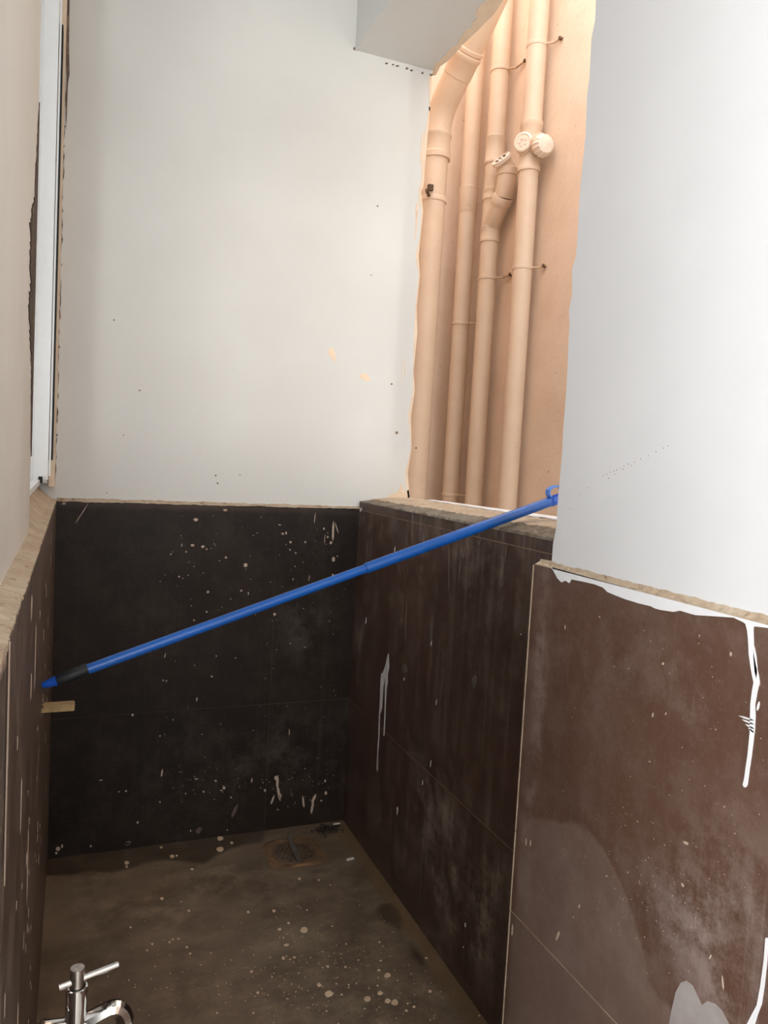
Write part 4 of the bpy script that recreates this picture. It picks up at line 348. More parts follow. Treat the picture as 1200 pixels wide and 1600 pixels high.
PIER_FINE=[(0.8019,0.5647,0.0005),(0.6766,0.8465,0.0005),(0.7557,0.5797,0.0005),(0.7577,0.6921,0.0008),(0.942,0.5172,0.0005),(0.8796,0.4865,0.0006),(0.9066,0.5339,0.0005),(0.6894,0.6996,0.0004),(0.6777,0.7759,0.0006),(0.7035,0.5426,0.0004),(0.7606,0.7389,0.0004),(0.6,0.8383,0.0005),(0.7164,0.5638,0.0004),(0.9379,0.5557,0.0008),(1.0358,0.8548,0.0005),(0.6302,0.7513,0.0004),(0.8244,0.5834,0.0006),(0.8628,0.8856,0.0005),(0.8625,0.8376,0.0005),(0.7646,0.9211,0.0005),(0.7392,0.5749,0.0004),(0.8161,0.5486,0.0005),(0.6988,0.6536,0.0005),(0.5734,0.6692,0.0006),(0.8908,0.5681,0.0005),(0.8846,0.4383,0.0005),(0.7133,0.7551,0.0005),(0.7102,0.6647,0.0004),(0.6915,0.6507,0.0005),(0.8802,0.7433,0.0004),(0.8212,0.6089,0.0004),(0.6787,0.5428,0.0008),(0.7069,0.7192,0.0004),(0.6056,0.8607,0.0008),(0.7499,0.5829,0.0004),(0.6352,0.7598,0.0006),(0.7672,0.5251,0.0006),(0.8249,0.5294,0.0005),(0.9014,0.7878,0.0004),(0.6693,0.907,0.0004),(0.8386,0.6687,0.0004),(0.7494,0.8934,0.0008),(0.6913,0.88,0.0006),(0.6588,0.7624,0.0005),(0.9434,0.7702,0.0008),(0.6017,0.7865,0.0004),(0.744,0.6674,0.0004),(0.8227,0.5075,0.0005),(0.7345,0.6743,0.0008),(0.6591,0.6529,0.0005),(0.9838,0.597,0.0008),(0.8025,0.5127,0.0005),(0.7336,0.7406,0.0008),(0.7039,0.6526,0.0004),(0.8073,0.5237,0.0004),(0.7734,0.6335,0.0004),(0.8916,0.5608,0.0004),(0.8167,0.6591,0.0006),(0.7374,0.614,0.0006),(0.7609,0.644,0.0008),(0.8369,0.6135,0.0006),(0.7034,0.8161,0.0004),(0.7866,0.5723,0.0008),(0.8382,0.6083,0.0006),(0.7602,0.6098,0.0004),(0.9371,0.7874,0.0008),(0.7248,0.5656,0.0008),(0.9476,0.4805,0.0004),(0.6487,0.697,0.0006),(0.7563,0.5749,0.0006),(0.7548,0.6022,0.0004),(0.6665,0.8581,0.0004),(0.8093,0.8107,0.0005),(0.7743,0.6044,0.0008),(0.6805,0.9086,0.0008),(0.7247,0.6839,0.0005),(0.803,0.5628,0.0006),(0.6354,0.7231,0.0005),(0.706,0.9504,0.0006),(0.9396,0.5645,0.0006),(0.81,0.6811,0.0006),(0.8753,0.9044,0.0005),(0.6689,0.8484,0.0008),(0.8879,0.5804,0.0008),(0.718,0.5877,0.0004),(0.9848,0.4769,0.0004),(0.6295,0.8938,0.0008),(0.8586,0.4918,0.0006),(0.8845,0.5794,0.0004),(0.7567,0.5913,0.0004),(0.5991,0.777,0.0006),(0.647,0.7644,0.0008),(0.6094,0.6879,0.0004),(0.7454,0.6151,0.0008),(0.8494,0.5332,0.0006),(0.8262,0.8784,0.0008),(0.9005,0.6538,0.0004),(0.816,0.6868,0.0008),(0.7862,0.6808,0.0008),(0.746,0.6374,0.0006),(0.8066,0.7344,0.0008),(0.8055,0.5163,0.0004),(0.7381,0.571,0.0008),(0.772,0.6139,0.0008),(0.6753,0.6126,0.0006),(0.7132,0.6368,0.0006),(0.7539,0.6727,0.0006),(0.8094,0.6643,0.0008),(0.9617,0.371,0.0006),(0.8694,0.6453,0.0006),(0.9697,0.3848,0.0004),(0.9057,0.7071,0.0005),(0.7454,0.6127,0.0004),(0.7568,0.5379,0.0008),(0.8199,0.5687,0.0006),(0.8878,0.6472,0.0005),(0.8828,0.6188,0.0006),(0.9268,0.4372,0.0005),(0.6723,0.6266,0.0006),(0.6827,0.9203,0.0008),(0.7811,0.6207,0.0006),(0.7058,0.9427,0.0005),(0.874,0.3514,0.0006),(0.7569,0.5613,0.0004),(0.7721,0.5264,0.0008),(0.8019,0.9366,0.0008),(0.8355,0.8887,0.0004),(0.578,0.6006,0.0005),(0.7474,0.4945,0.0008),(0.9514,0.6518,0.0008),(0.7061,0.5736,0.0005),(0.7829,0.551,0.0005),(0.7995,0.5393,0.0005),(0.9484,0.4027,0.0004),(0.6596,0.6704,0.0006),(0.7656,0.5799,0.0008),(0.7186,0.8079,0.0006),(0.6834,0.6978,0.0006),(0.7,0.7977,0.0005),(0.7023,0.7735,0.0005),(0.6808,0.597,0.0006),(0.7148,0.6182,0.0008),(0.7495,0.6246,0.0008),(0.8733,0.416,0.0005),(0.6913,0.5318,0.0004),(0.7975,0.6042,0.0008),(0.8252,0.7954,0.0005),(0.766,0.638,0.0008),(0.8559,0.8728,0.0008),(0.8087,0.562,0.0008),(0.5929,0.7115,0.0005),(0.6779,0.5232,0.0008),(0.7273,0.6408,0.0006),(0.7729,0.6019,0.0008),(0.6935,0.6211,0.0008),(0.8069,0.5268,0.0004),(0.8229,0.5962,0.0005),(0.853,0.5199,0.0008),(0.8444,0.6798,0.0006),(0.7945,0.4773,0.0006),(0.629,0.7409,0.0008),(0.7884,0.9255,0.0006),(0.6388,0.687,0.0005),(0.7092,0.5205,0.0008),(0.6021,0.6922,0.0004),(0.7117,0.6345,0.0005),(0.698,0.6274,0.0004),(0.9668,0.4818,0.0005),(0.7614,0.6922,0.0005),(0.7093,0.5551,0.0006)]
WET=[(-0.068,2.2662),(-0.0422,2.1278),(0.0192,2.1098),(0.0606,2.1207),(0.1184,2.1038),(0.1644,2.1038),(0.2044,2.1232),(0.2657,2.1194),(0.3186,2.097),(0.3586,2.0713),(0.3929,2.0969),(0.4283,2.1235),(0.4845,2.1454),(0.5414,2.1448),(0.588,2.2601)]
WET2=[(0.7409,1.7283),(0.7555,1.7474),(0.7746,1.7505),(0.7873,1.7378),(0.7944,1.7121),(0.7845,1.6641),(0.7645,1.6295),(0.7498,1.6555),(0.7378,1.6894)]
WET3=[(0.766,1.5748),(0.7758,1.5667),(0.7794,1.5239),(0.7674,1.4877),(0.7571,1.5002),(0.7546,1.5341)]
LEAF_MARKS=[[(0.6939,1.4677),(0.7057,1.4727),(0.7146,1.4566),(0.7176,1.4379),(0.722,1.4307),(0.7097,1.4352),(0.6992,1.4436),(0.6925,1.4562)],[(0.7934,1.3991),(0.8055,1.406),(0.8202,1.4035),(0.8291,1.3946),(0.8298,1.383),(0.8151,1.3836),(0.8001,1.3901)]]
WHITE_STREAKS=[[(0.9635,2.1677),(0.9599,2.1089),(0.9628,2.012),(0.9693,1.9739),(0.9735,2.0137),(0.9706,2.1107)],[(0.9586,1.9719),(0.9543,1.9253),(0.9516,1.8478),(0.9532,1.8169),(0.9569,1.8482),(0.9596,1.9258)],[(0.9477,1.8353),(0.946,1.783),(0.947,1.6958),(0.9498,1.661),(0.9518,1.6962),(0.9507,1.7835)],[(0.9574,2.1626),(0.9549,2.128),(0.9553,2.071),(0.9581,2.0485),(0.9606,2.0718),(0.9602,2.1289)],[(0.9518,1.942),(0.9491,1.9243),(0.9498,1.8956),(0.9533,1.8845),(0.9562,1.8964),(0.9555,1.9252)],[(0.9473,1.8063),(0.9461,1.7742),(0.9472,1.721),(0.9496,1.6999),(0.9511,1.7215),(0.9499,1.7747)],[(0.9446,1.4643),(0.9437,1.4465),(0.9444,1.4169),(0.946,1.4052),(0.947,1.4171),(0.9463,1.4466)],[(0.9375,1.4734),(0.9348,1.4467),(0.9321,1.402),(0.9321,1.3842),(0.9342,1.402),(0.9369,1.4467)]]
WHITE_DOTS=[[(0.0891,1.4813),(0.089,1.48),(0.0876,1.4789),(0.086,1.4787),(0.0852,1.48),(0.0846,1.4816),(0.0858,1.4832),(0.0875,1.4833),(0.0892,1.4828)],[(0.1614,1.2995),(0.1605,1.2977),(0.1591,1.2969),(0.1574,1.2972),(0.1566,1.2981),(0.1566,1.3001),(0.1574,1.3011),(0.1588,1.3019),(0.1605,1.3009)],[(0.3767,1.0754),(0.3763,1.0738),(0.3745,1.0731),(0.3725,1.0734),(0.3717,1.0744),(0.3718,1.0761),(0.3725,1.0773),(0.3743,1.0784),(0.3757,1.0772)],[(0.3827,1.0536),(0.3824,1.0522),(0.3809,1.0506),(0.3788,1.0509),(0.3782,1.0525),(0.3778,1.0543),(0.3787,1.0561),(0.3806,1.0565),(0.382,1.0553)],[(0.4457,1.0803),(0.4452,1.0791),(0.444,1.0784),(0.4427,1.0784),(0.4417,1.0794),(0.4419,1.0806),(0.4427,1.0819),(0.4438,1.0822),(0.4447,1.0814)],[(0.1222,1.1747),(0.1221,1.1737),(0.1211,1.1729),(0.1198,1.1731),(0.1195,1.1739),(0.1193,1.1752),(0.1198,1.1758),(0.1209,1.1763),(0.122,1.1758)],[(0.9053,1.3818),(0.9048,1.3802),(0.9026,1.3792),(0.9007,1.3786),(0.8987,1.3803),(0.8985,1.3821),(0.9002,1.384),(0.9023,1.3846),(0.9045,1.3835)],[(0.8182,1.7011),(0.8176,1.6999),(0.8163,1.6989),(0.8151,1.6993),(0.8143,1.7),(0.814,1.701),(0.8147,1.7021),(0.8162,1.7029),(0.8171,1.7024)],[(0.9328,1.2334),(0.9326,1.23),(0.9294,1.2285),(0.926,1.2283),(0.9232,1.2311),(0.9233,1.2343),(0.925,1.2364),(0.9288,1.2376),(0.9313,1.2368)],[(0.828,1.9073),(0.8275,1.9053),(0.8254,1.9045),(0.8235,1.9044),(0.8219,1.9052),(0.8222,1.9073),(0.823,1.9085),(0.8252,1.9093),(0.8271,1.9087)],[(0.0842,1.0157),(0.0835,1.0148),(0.0828,1.0139),(0.0816,1.0141),(0.0807,1.015),(0.0809,1.0162),(0.0814,1.0173),(0.0827,1.0174),(0.0835,1.0167)],[(1.0005,1.1893),(0.9996,1.1872),(0.9974,1.1866),(0.9952,1.1861),(0.9938,1.1881),(0.9936,1.1899),(0.995,1.1915),(0.9971,1.1924),(0.9993,1.1915)]]
CREASE_DARK=[[(0.7365,2.3426),(0.7339,2.339),(0.7309,2.3363),(0.7268,2.3351),(0.7239,2.3375),(0.7223,2.3408),(0.7253,2.3437),(0.73,2.3469),(0.7345,2.3452)],[(0.7406,2.34),(0.7401,2.3379),(0.7382,2.3361),(0.7359,2.336),(0.7337,2.3372),(0.7335,2.3393),(0.735,2.3413),(0.738,2.3424),(0.7398,2.3417)],[(0.8341,2.3241),(0.8335,2.3219),(0.8305,2.3201),(0.8276,2.3199),(0.8245,2.3207),(0.8245,2.3226),(0.8273,2.3247),(0.8302,2.3262),(0.8334,2.3254)],[(0.8548,2.3253),(0.853,2.3229),(0.8509,2.3221),(0.8483,2.3217),(0.8463,2.3224),(0.8468,2.3243),(0.8482,2.3259),(0.8507,2.3267),(0.8528,2.3267)],[(0.8708,2.3254),(0.8694,2.3235),(0.8661,2.3219),(0.8614,2.3205),(0.8583,2.3216),(0.8597,2.3238),(0.862,2.3254),(0.8657,2.3269),(0.8686,2.3268)],[(0.9006,2.3249),(0.8997,2.3224),(0.8974,2.3207),(0.8939,2.3204),(0.8916,2.3218),(0.8906,2.3239),(0.8936,2.3268),(0.8968,2.3278),(0.9004,2.3269)],[(0.9157,2.3229),(0.9145,2.3203),(0.912,2.3191),(0.909,2.3186),(0.9069,2.3197),(0.9056,2.3216),(0.9082,2.3241),(0.9117,2.325),(0.915,2.325)],[(0.9516,2.3238),(0.9509,2.3217),(0.948,2.3199),(0.9452,2.3196),(0.9433,2.3209),(0.9436,2.323),(0.9452,2.325),(0.9477,2.326),(0.9498,2.3251)],[(0.9842,2.3257),(0.9814,2.3231),(0.9787,2.3211),(0.9738,2.3205),(0.9716,2.3216),(0.9711,2.3237),(0.9741,2.3261),(0.9781,2.3275),(0.9818,2.3271)],[(0.9808,2.2245),(0.98,2.2188),(0.9783,2.2147),(0.9758,2.2166),(0.9749,2.2198),(0.974,2.2259),(0.9752,2.2308),(0.9773,2.2319),(0.9794,2.2301)]]
BEIGE_FOOT=[(0.9035,1.028),(0.9223,1.0407),(0.9436,1.0495),(0.9529,1.076),(0.9655,1.0502),(0.9828,1.0569),(0.9845,1.0286)]
PIERW_DOTS=[[(0.9796,1.1089),(0.9797,1.1083),(0.9809,1.108),(0.982,1.1077),(0.9829,1.1084),(0.9833,1.1091),(0.9824,1.1096),(0.9812,1.1099),(0.98,1.1095)],[(0.9616,1.1198),(0.9622,1.1191),(0.963,1.1188),(0.9642,1.1187),(0.9652,1.1192),(0.9651,1.1199),(0.9642,1.1206),(0.9632,1.1208),(0.9624,1.1205)],[(1.0016,1.0844),(1.0018,1.0838),(1.0028,1.0833),(1.0042,1.0834),(1.0052,1.0838),(1.005,1.0846),(1.0042,1.0853),(1.003,1.0854),(1.0022,1.0851)],[(0.9273,1.1396),(0.9277,1.1389),(0.9285,1.1385),(0.9296,1.1385),(0.9306,1.1391),(0.9305,1.1398),(0.9299,1.1403),(0.9288,1.1406),(0.9277,1.1402)],[(0.9186,1.1418),(0.9189,1.141),(0.92,1.1409),(0.9209,1.1409),(0.9221,1.1413),(0.9219,1.142),(0.9212,1.1426),(0.9202,1.1427),(0.9191,1.1424)],[(0.9118,1.1448),(0.912,1.1441),(0.9131,1.1438),(0.914,1.1439),(0.9148,1.1444),(0.915,1.1451),(0.9144,1.1457),(0.9132,1.1456),(0.9123,1.1455)],[(0.9035,1.147),(0.9039,1.1463),(0.9047,1.1459),(0.9056,1.1461),(0.9064,1.1466),(0.9066,1.1472),(0.906,1.1478),(0.905,1.1479),(0.9041,1.1477)],[(0.8968,1.149),(0.8969,1.1483),(0.8978,1.1479),(0.8989,1.148),(0.8994,1.1486),(0.8998,1.1493),(0.899,1.1499),(0.8981,1.1499),(0.897,1.1497)],[(0.8903,1.152),(0.8902,1.1514),(0.8911,1.1509),(0.8923,1.1511),(0.8928,1.1515),(0.8929,1.1522),(0.8925,1.1526),(0.8914,1.1531),(0.8904,1.1525)],[(0.882,1.1549),(0.8824,1.1543),(0.8832,1.154),(0.8842,1.1542),(0.8849,1.1545),(0.8852,1.1552),(0.8844,1.1558),(0.8834,1.1557),(0.8827,1.1556)],[(0.8741,1.1579),(0.8747,1.1572),(0.8753,1.1569),(0.8763,1.1568),(0.8771,1.1574),(0.8771,1.1581),(0.8765,1.1587),(0.8756,1.1588),(0.8745,1.1585)],[(0.8611,1.1609),(0.8613,1.1603),(0.8623,1.16),(0.8633,1.16),(0.8641,1.1604),(0.8639,1.1612),(0.8634,1.1617),(0.8625,1.1618),(0.8618,1.1614)],[(0.8485,1.1655),(0.8489,1.165),(0.8497,1.1645),(0.8507,1.1648),(0.8514,1.1652),(0.8514,1.1658),(0.8508,1.1665),(0.8499,1.1663),(0.8492,1.1662)],[(0.8339,1.1702),(0.8342,1.1695),(0.8349,1.1691),(0.8359,1.1693),(0.8364,1.1698),(0.8365,1.1705),(0.8359,1.171),(0.8351,1.1711),(0.8343,1.1707)],[(0.8196,1.1755),(0.8198,1.1748),(0.8206,1.1745),(0.8214,1.1748),(0.822,1.1752),(0.8221,1.1758),(0.8217,1.1762),(0.8208,1.1763),(0.8201,1.176)],[(0.8057,1.1807),(0.8058,1.1802),(0.8067,1.18),(0.8075,1.1799),(0.808,1.1803),(0.8082,1.181),(0.8077,1.1815),(0.8068,1.1815),(0.8062,1.1812)],[(0.7977,1.1833),(0.7981,1.1827),(0.7987,1.1825),(0.7996,1.1826),(0.8001,1.1829),(0.8003,1.1835),(0.7996,1.1842),(0.7989,1.1842),(0.7979,1.1838)],[(0.9137,1.1364),(0.9142,1.1356),(0.915,1.1352),(0.9159,1.1355),(0.917,1.1359),(0.9168,1.1366),(0.9163,1.1371),(0.9153,1.1373),(0.9142,1.1369)],[(0.9,1.1425),(0.9003,1.1418),(0.9013,1.1413),(0.9023,1.1416),(0.9032,1.142),(0.9032,1.1427),(0.9025,1.1434),(0.9016,1.1433),(0.9006,1.143)],[(0.8842,1.1503),(0.8844,1.1496),(0.8854,1.1494),(0.8865,1.1493),(0.8873,1.1499),(0.8871,1.1505),(0.8866,1.1511),(0.8856,1.1512),(0.8848,1.1508)],[(0.8673,1.1562),(0.8676,1.1555),(0.8684,1.1552),(0.8693,1.1555),(0.8699,1.1559),(0.8701,1.1565),(0.8697,1.1569),(0.8686,1.157),(0.8679,1.1567)]]
BACK_EDGE=[(0.9845,1.0286),(0.973,1.1071),(0.9813,1.1882),(0.9729,1.288),(0.9811,1.3685),(0.973,1.4275),(0.9788,1.5468),(0.9717,1.6246),(0.9764,1.7231),(0.9685,1.7804),(0.9713,1.8391),(0.9751,1.9171),(0.965,1.9731),(0.9731,2.0513),(0.9762,2.1379),(0.9775,2.1858),(0.9781,2.2429),(0.9797,2.319)]
SOFFIT_BEIGE=[(0.9897,2.2364),(0.9704,2.1736),(0.9744,2.1384),(0.9721,2.0918),(0.9725,2.0721),(0.9778,2.0503),(0.9707,2.0094),(0.9655,1.9692),(0.9751,1.9502),(0.9649,1.9349),(0.9656,1.9076),(0.9486,1.8836),(0.9453,1.8535),(0.9491,1.8267),(0.9441,1.7697)]
SOFFIT_EDGE=[(1.0001,2.2308),(0.9888,2.1764),(0.996,2.1392),(0.9949,2.0875),(0.9923,2.0426),(0.9944,1.9969),(0.9965,1.9529),(0.9954,1.919),(0.9974,1.8778),(0.9894,1.8213),(0.979,1.7663)]
PIERW_EDGE=[(1.0412,0.9926),(1.0414,1.024),(1.0345,1.056),(1.0364,1.0869),(1.0359,1.1127),(1.0343,1.1437),(1.0333,1.1796),(1.0352,1.2102),(1.0338,1.2711),(1.0352,1.3116),(1.037,1.3421),(1.0378,1.3774),(1.0419,1.3981),(1.0363,1.4221),(1.0411,1.4629),(1.0332,1.4811),(1.0328,1.5204),(1.0346,1.5504),(1.0343,1.5895),(1.0317,1.6374),(1.0302,1.6659),(1.0338,1.7251),(1.0306,1.7526),(1.0326,1.8107),(1.0261,1.836),(1.0279,1.8653),(1.0299,1.9227)]

rnd = random.Random(11)
def ragged(a, b, n, amp, seed):
    """points along a->b with an uneven offset, for plaster and paint edges"""
    r = random.Random(seed); a = Vector((a[0], a[1])); b = Vector((b[0], b[1])); d = (b-a); nn = Vector((-d.y, d.x)).normalized()
    out = []; w = 0
    for i in range(n+1):
        w = 0.6*w + 0.4*r.uniform(-1, 1)
        p_ = a + d*(i/n) + nn*amp*(w + 0.35*r.uniform(-1, 1)); out.append((p_.x, p_.y))
    return out

# ================================================================== SETTING
# ---- floor
def floor_mask(U, V):
    n1 = vnoise(U, V, 9, 3); n2 = vnoise(U, V, 31, 4)
    dust = 0.30 + 0.5*n1 + 0.3*gauss(U, V, 0.18, 1.95, 0.22, 0.16) + 0.25*gauss(U, V, 0.5, 1.45, 0.3, 0.3)
    wet = poly_soft(U, V, WET, 0.006)*0.95 + poly_soft(U, V, WET2, 0.006)*0.9 + poly_soft(U, V, WET3, 0.006)*0.9
    wet = np.clip(wet + 0.25*gauss(U, V, 0.42, 1.60, 0.05, 0.03) + 0.3*gauss(U, V, 0.33, 1.30, 0.09, 0.05), 0, 1)
    wob = 0.012*(vnoise(V, V*0, 14, 5)-.5) + 0.006*(n2-.5)
    band = 1/(1+np.exp(-(U-(XR-0.040+wob))/0.003))
    band2 = 0.6*np.exp(-((U-(XL+0.03))/0.05)**2)*n1
    ring = np.clip(1-np.maximum(np.abs(U-0.615), np.abs(V-2.06))/0.098, 0, 1)*3
    brown = np.clip(band*0.8 + band2 + np.clip(ring, 0, 1)*(0.4+0.5*n2) + 0.35*(vnoise(U, V, 5, 8) > 0.68)*n1, 0, 1)
    return dust, wet, brown
floor = panel('floor', 'floor', [(XL, XR-0.001, 1.753, D), (XL, XR-0.001, 0.45, 1.7505)], floor_mask, M['floor'], None, 0.006, 0.006)
bm = bmesh.new(); box(bm, XL-0.01, XR+0.05, 0.3, D+0.02, -0.12, -0.0012); struct('screed', bm, M['grout'], floor)
bm = bmesh.new()
for b in FLOOR_PAINT: dab(bm, 'floor', b, 0.0006)
for b in FLOOR_RUN: dab(bm, 'floor', b, 0.0006)
fine_dabs(bm, 'floor', FLOOR_FINE, 0.0004, 2)
struct('paint_spatter', bm, M['cream_spot'], floor)
bm = bmesh.new(); box(bm, -2.7, 0.98, -3.0, 0.45, -0.12, -0.001); struct('floor_room', bm, M['room_floor'])

# ---- back wall
bm = bmesh.new()
foot = ragged((-0.20, ZT), (0.98, ZT+0.004), 60, 0.003, 5)
pts = foot + BACK_EDGE + [(0.982, 2.5), (0.982, CEIL), (-0.20, CEIL)]
prism(bm, 'back', pts, 0.0, -0.12)
wall_back = struct('wall_back', bm, M['white'])
def back_mask(U, V):
    n = vnoise(U, V, 12, 1); s = vnoise(U*3, V*0.3, 25, 2)
    d = 0.10*n + 0.45*gauss(U, V, 0.66, 0.62, 0.06, 0.10)*n + 0.5*gauss(U, V, 0.62, 0.20, 0.22, 0.13)*n + 0.25*gauss(U, V, 0.40, 0.24, 0.25, 0.12)*s
    d = d + 0.35*np.exp(-((U-XR)/0.012)**2)*n
    return np.clip(d, 0, 1), 0*U, np.clip(0.35*gauss(U, V, 0.30, 0.985, 0.5, 0.01), 0, 1)
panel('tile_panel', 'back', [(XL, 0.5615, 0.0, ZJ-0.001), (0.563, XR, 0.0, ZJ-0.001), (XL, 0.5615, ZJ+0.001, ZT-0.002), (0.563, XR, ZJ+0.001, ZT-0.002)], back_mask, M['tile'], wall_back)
bm = bmesh.new(); box(bm, -0.20, 0.98, D+0.0012, D+0.12, -0.12, ZT); struct('tile_backing', bm, M['grout_dark'], wall_back)
bm = bmesh.new()
prism(bm, 'back', ragged((XL, ZT-0.0035), (XR+0.01, ZT-0.002), 90, 0.0022, 8) + ragged((XR+0.01, ZT+0.005), (XL, ZT+0.006), 90, 0.003, 9), 0.0, 0.004)
struct('mortar_line', bm, M['mortar'], wall_back)
bm = bmesh.new()
for b in BACK_PAINT: dab(bm, 'back', b, 0.0007)
fine_dabs(bm, 'back', BACK_FINE, 0.0005, 3)
struct('paint_spatter', bm, M['pale_spot'], wall_back)
bm = bmesh.new()
for b in BACK_BROWN: dab(bm, 'back', b, 0.0006)
struct('brown_smudge', bm, M['smudge'], wall_back)
bm = bmesh.new()
for b in LEAF_MARKS: dab(bm, 'back', b, 0.0005)
for b in WHITE_STREAKS[:2] + WHITE_STREAKS[3:5] + WHITE_STREAKS[6:]: dab(bm, 'back', b, 0.0005)
prism(bm, 'back', BEIGE_FOOT, 0.0001, 0.0006)
eg = [(u-0.006-0.005*math.sin(i*2.3), v) for i, (u, v) in enumerate(BACK_EDGE)]
prism(bm, 'back', BACK_EDGE + eg[::-1], 0.0001, 0.0006)
struct('beige_paint_marks', bm, M['peach_edge'], wall_back)
bm = bmesh.new()
for b in WHITE_DOTS + CREASE_DARK: dab(bm, 'back', b, 0.0006)
prism(bm, 'back', [(-0.047, 2.30), (-0.049, 2.16), (-0.045, 2.075), (-0.047, 2.03), (-0.043, 1.95), (-0.041, 2.07), (-0.038, 2.09), (-0.041, 2.16), (-0.043, 2.30)], 0.0, 0.002)
struct('dark_pits', bm, M['dark_mark'], wall_back)

# ---- parapet (right wall of the nook, under the shaft opening)
bm = bmesh.new(); box(bm, XR+0.0012, XO, 1.073, D, -0.12, 1.004)
wall_parapet = struct('wall_parapet', bm, M['grout'])
def par_mask(U, V):
    n = vnoise(U, V, 11, 7); s = vnoise(U*6, V*0.25, 23, 9)
    d = 0.10*s + 0.40*np.exp(-((1.0-V)/0.10)**2)*s**2*1.3 + 0.85*gauss(U, V, 1.42, 0.22, 0.20, 0.13)*n*1.1 + 0.25*gauss(U, V, 1.60, 0.38, 0.10, 0.06)
    d = d + 0.45*gauss(U, V, 2.16, 0.5, 0.045, 0.28)*n + 0.3*gauss(U, V, 1.9, 0.10, 0.20, 0.10)*n
    d = d + 0.5*gauss(U, V, 2.13, 0.66, 0.05, 0.12)*n + 0.35*s**3
    d = d + 0.8*gauss(U, V, 1.42, 0.20, 0.17, 0.12)*n + 0.5*gauss(U, V, 1.62, 0.30, 0.14, 0.08)*n
    return np.clip(d*1.5, 0, 1), 0*U, 0.25*np.exp(-(V/0.03)**2)
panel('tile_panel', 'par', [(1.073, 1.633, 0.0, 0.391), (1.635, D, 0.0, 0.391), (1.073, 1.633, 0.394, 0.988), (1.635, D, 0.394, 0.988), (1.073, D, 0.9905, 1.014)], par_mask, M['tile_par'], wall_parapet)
bm = bmesh.new()
for b in PAR_PAINT[:3]: dab(bm, 'par', b, 0.0008)
for b in PAR_PAINT[3:]:
    cu = sum(q[0] for q in b)/len(b); cv = sum(q[1] for q in b)/len(b); dab(bm, 'par', [(cu+(u-cu)*0.55, cv+(v-cv)*0.85) for u, v in b], 0.0006)
struct('paint_run', bm, M['paint_spot'], wall_parapet)
bm = bmesh.new()
for b in PAR_STREAK + PAR_SMUDGE: dab(bm, 'par', b, 0.0004)
struct('thin_wash', bm, M['thin_wash'], wall_parapet)
# mortar cap on the parapet
def strip_y(bm, prof_fn, y0, y1, n):
    rows = []
    for i in range(n+1):
        y = y0+(y1-y0)*i/n; rows.append([bm.verts.new((x, y, z)) for x, z in prof_fn(y, i)])
    k = len(rows[0])
    for i in range(n):
        for j in range(k): bm.faces.new((rows[i][j], rows[i][(j+1) % k], rows[i+1][(j+1) % k], rows[i+1][j]))
    bm.faces.new(rows[0]); bm.faces.new(rows[-1])
r1 = random.Random(3)
def cap_prof(y, i):
    j = [r1.uniform(-0.0018, 0.0018) for _ in range(5)]; up = 0.010*(D-y)/1.1
    return [(XR-0.001+j[0], 1.0135), (XR+0.002+j[0], 1.0165+up*.3+j[0]), (XR+0.045, 1.022+up+j[1]), (XR+0.05, 1.003)]
bm = bmesh.new(); strip_y(bm, cap_prof, 1.073, D-0.0005, 110); trim_1 = struct('trim_1', bm, M['cement'])
def cap2(y, i):
    j = [r1.uniform(-0.0018, 0.0018) for _ in range(5)]; up = 0.010*(D-y)/1.1
    return [(XR+0.040+j[3], 1.003), (XR+0.042+j[3]*3, 1.023+up+j[1]), (XR+0.10, 1.028+up+j[2]), (XO+0.004+j[4]*2, 1.031+up+j[0]), (XO+0.004, 1.003)]
bm = bmesh.new(); strip_y(bm, cap2, 1.073, D-0.0005, 110); struct('cap_mortar', bm, M['mortar'], trim_1)
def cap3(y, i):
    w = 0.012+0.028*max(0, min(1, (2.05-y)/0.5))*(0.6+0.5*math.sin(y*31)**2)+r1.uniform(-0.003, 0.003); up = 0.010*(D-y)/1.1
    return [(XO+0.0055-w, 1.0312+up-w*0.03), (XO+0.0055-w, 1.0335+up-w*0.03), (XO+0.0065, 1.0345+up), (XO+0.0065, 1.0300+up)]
bm = bmesh.new(); strip_y(bm, cap3, 1.073, 2.06, 90); struct('sunlit_edge_strip', bm, M['paint_run'], trim_1)  # white strip colouring in the sunlit outer edge of the cap

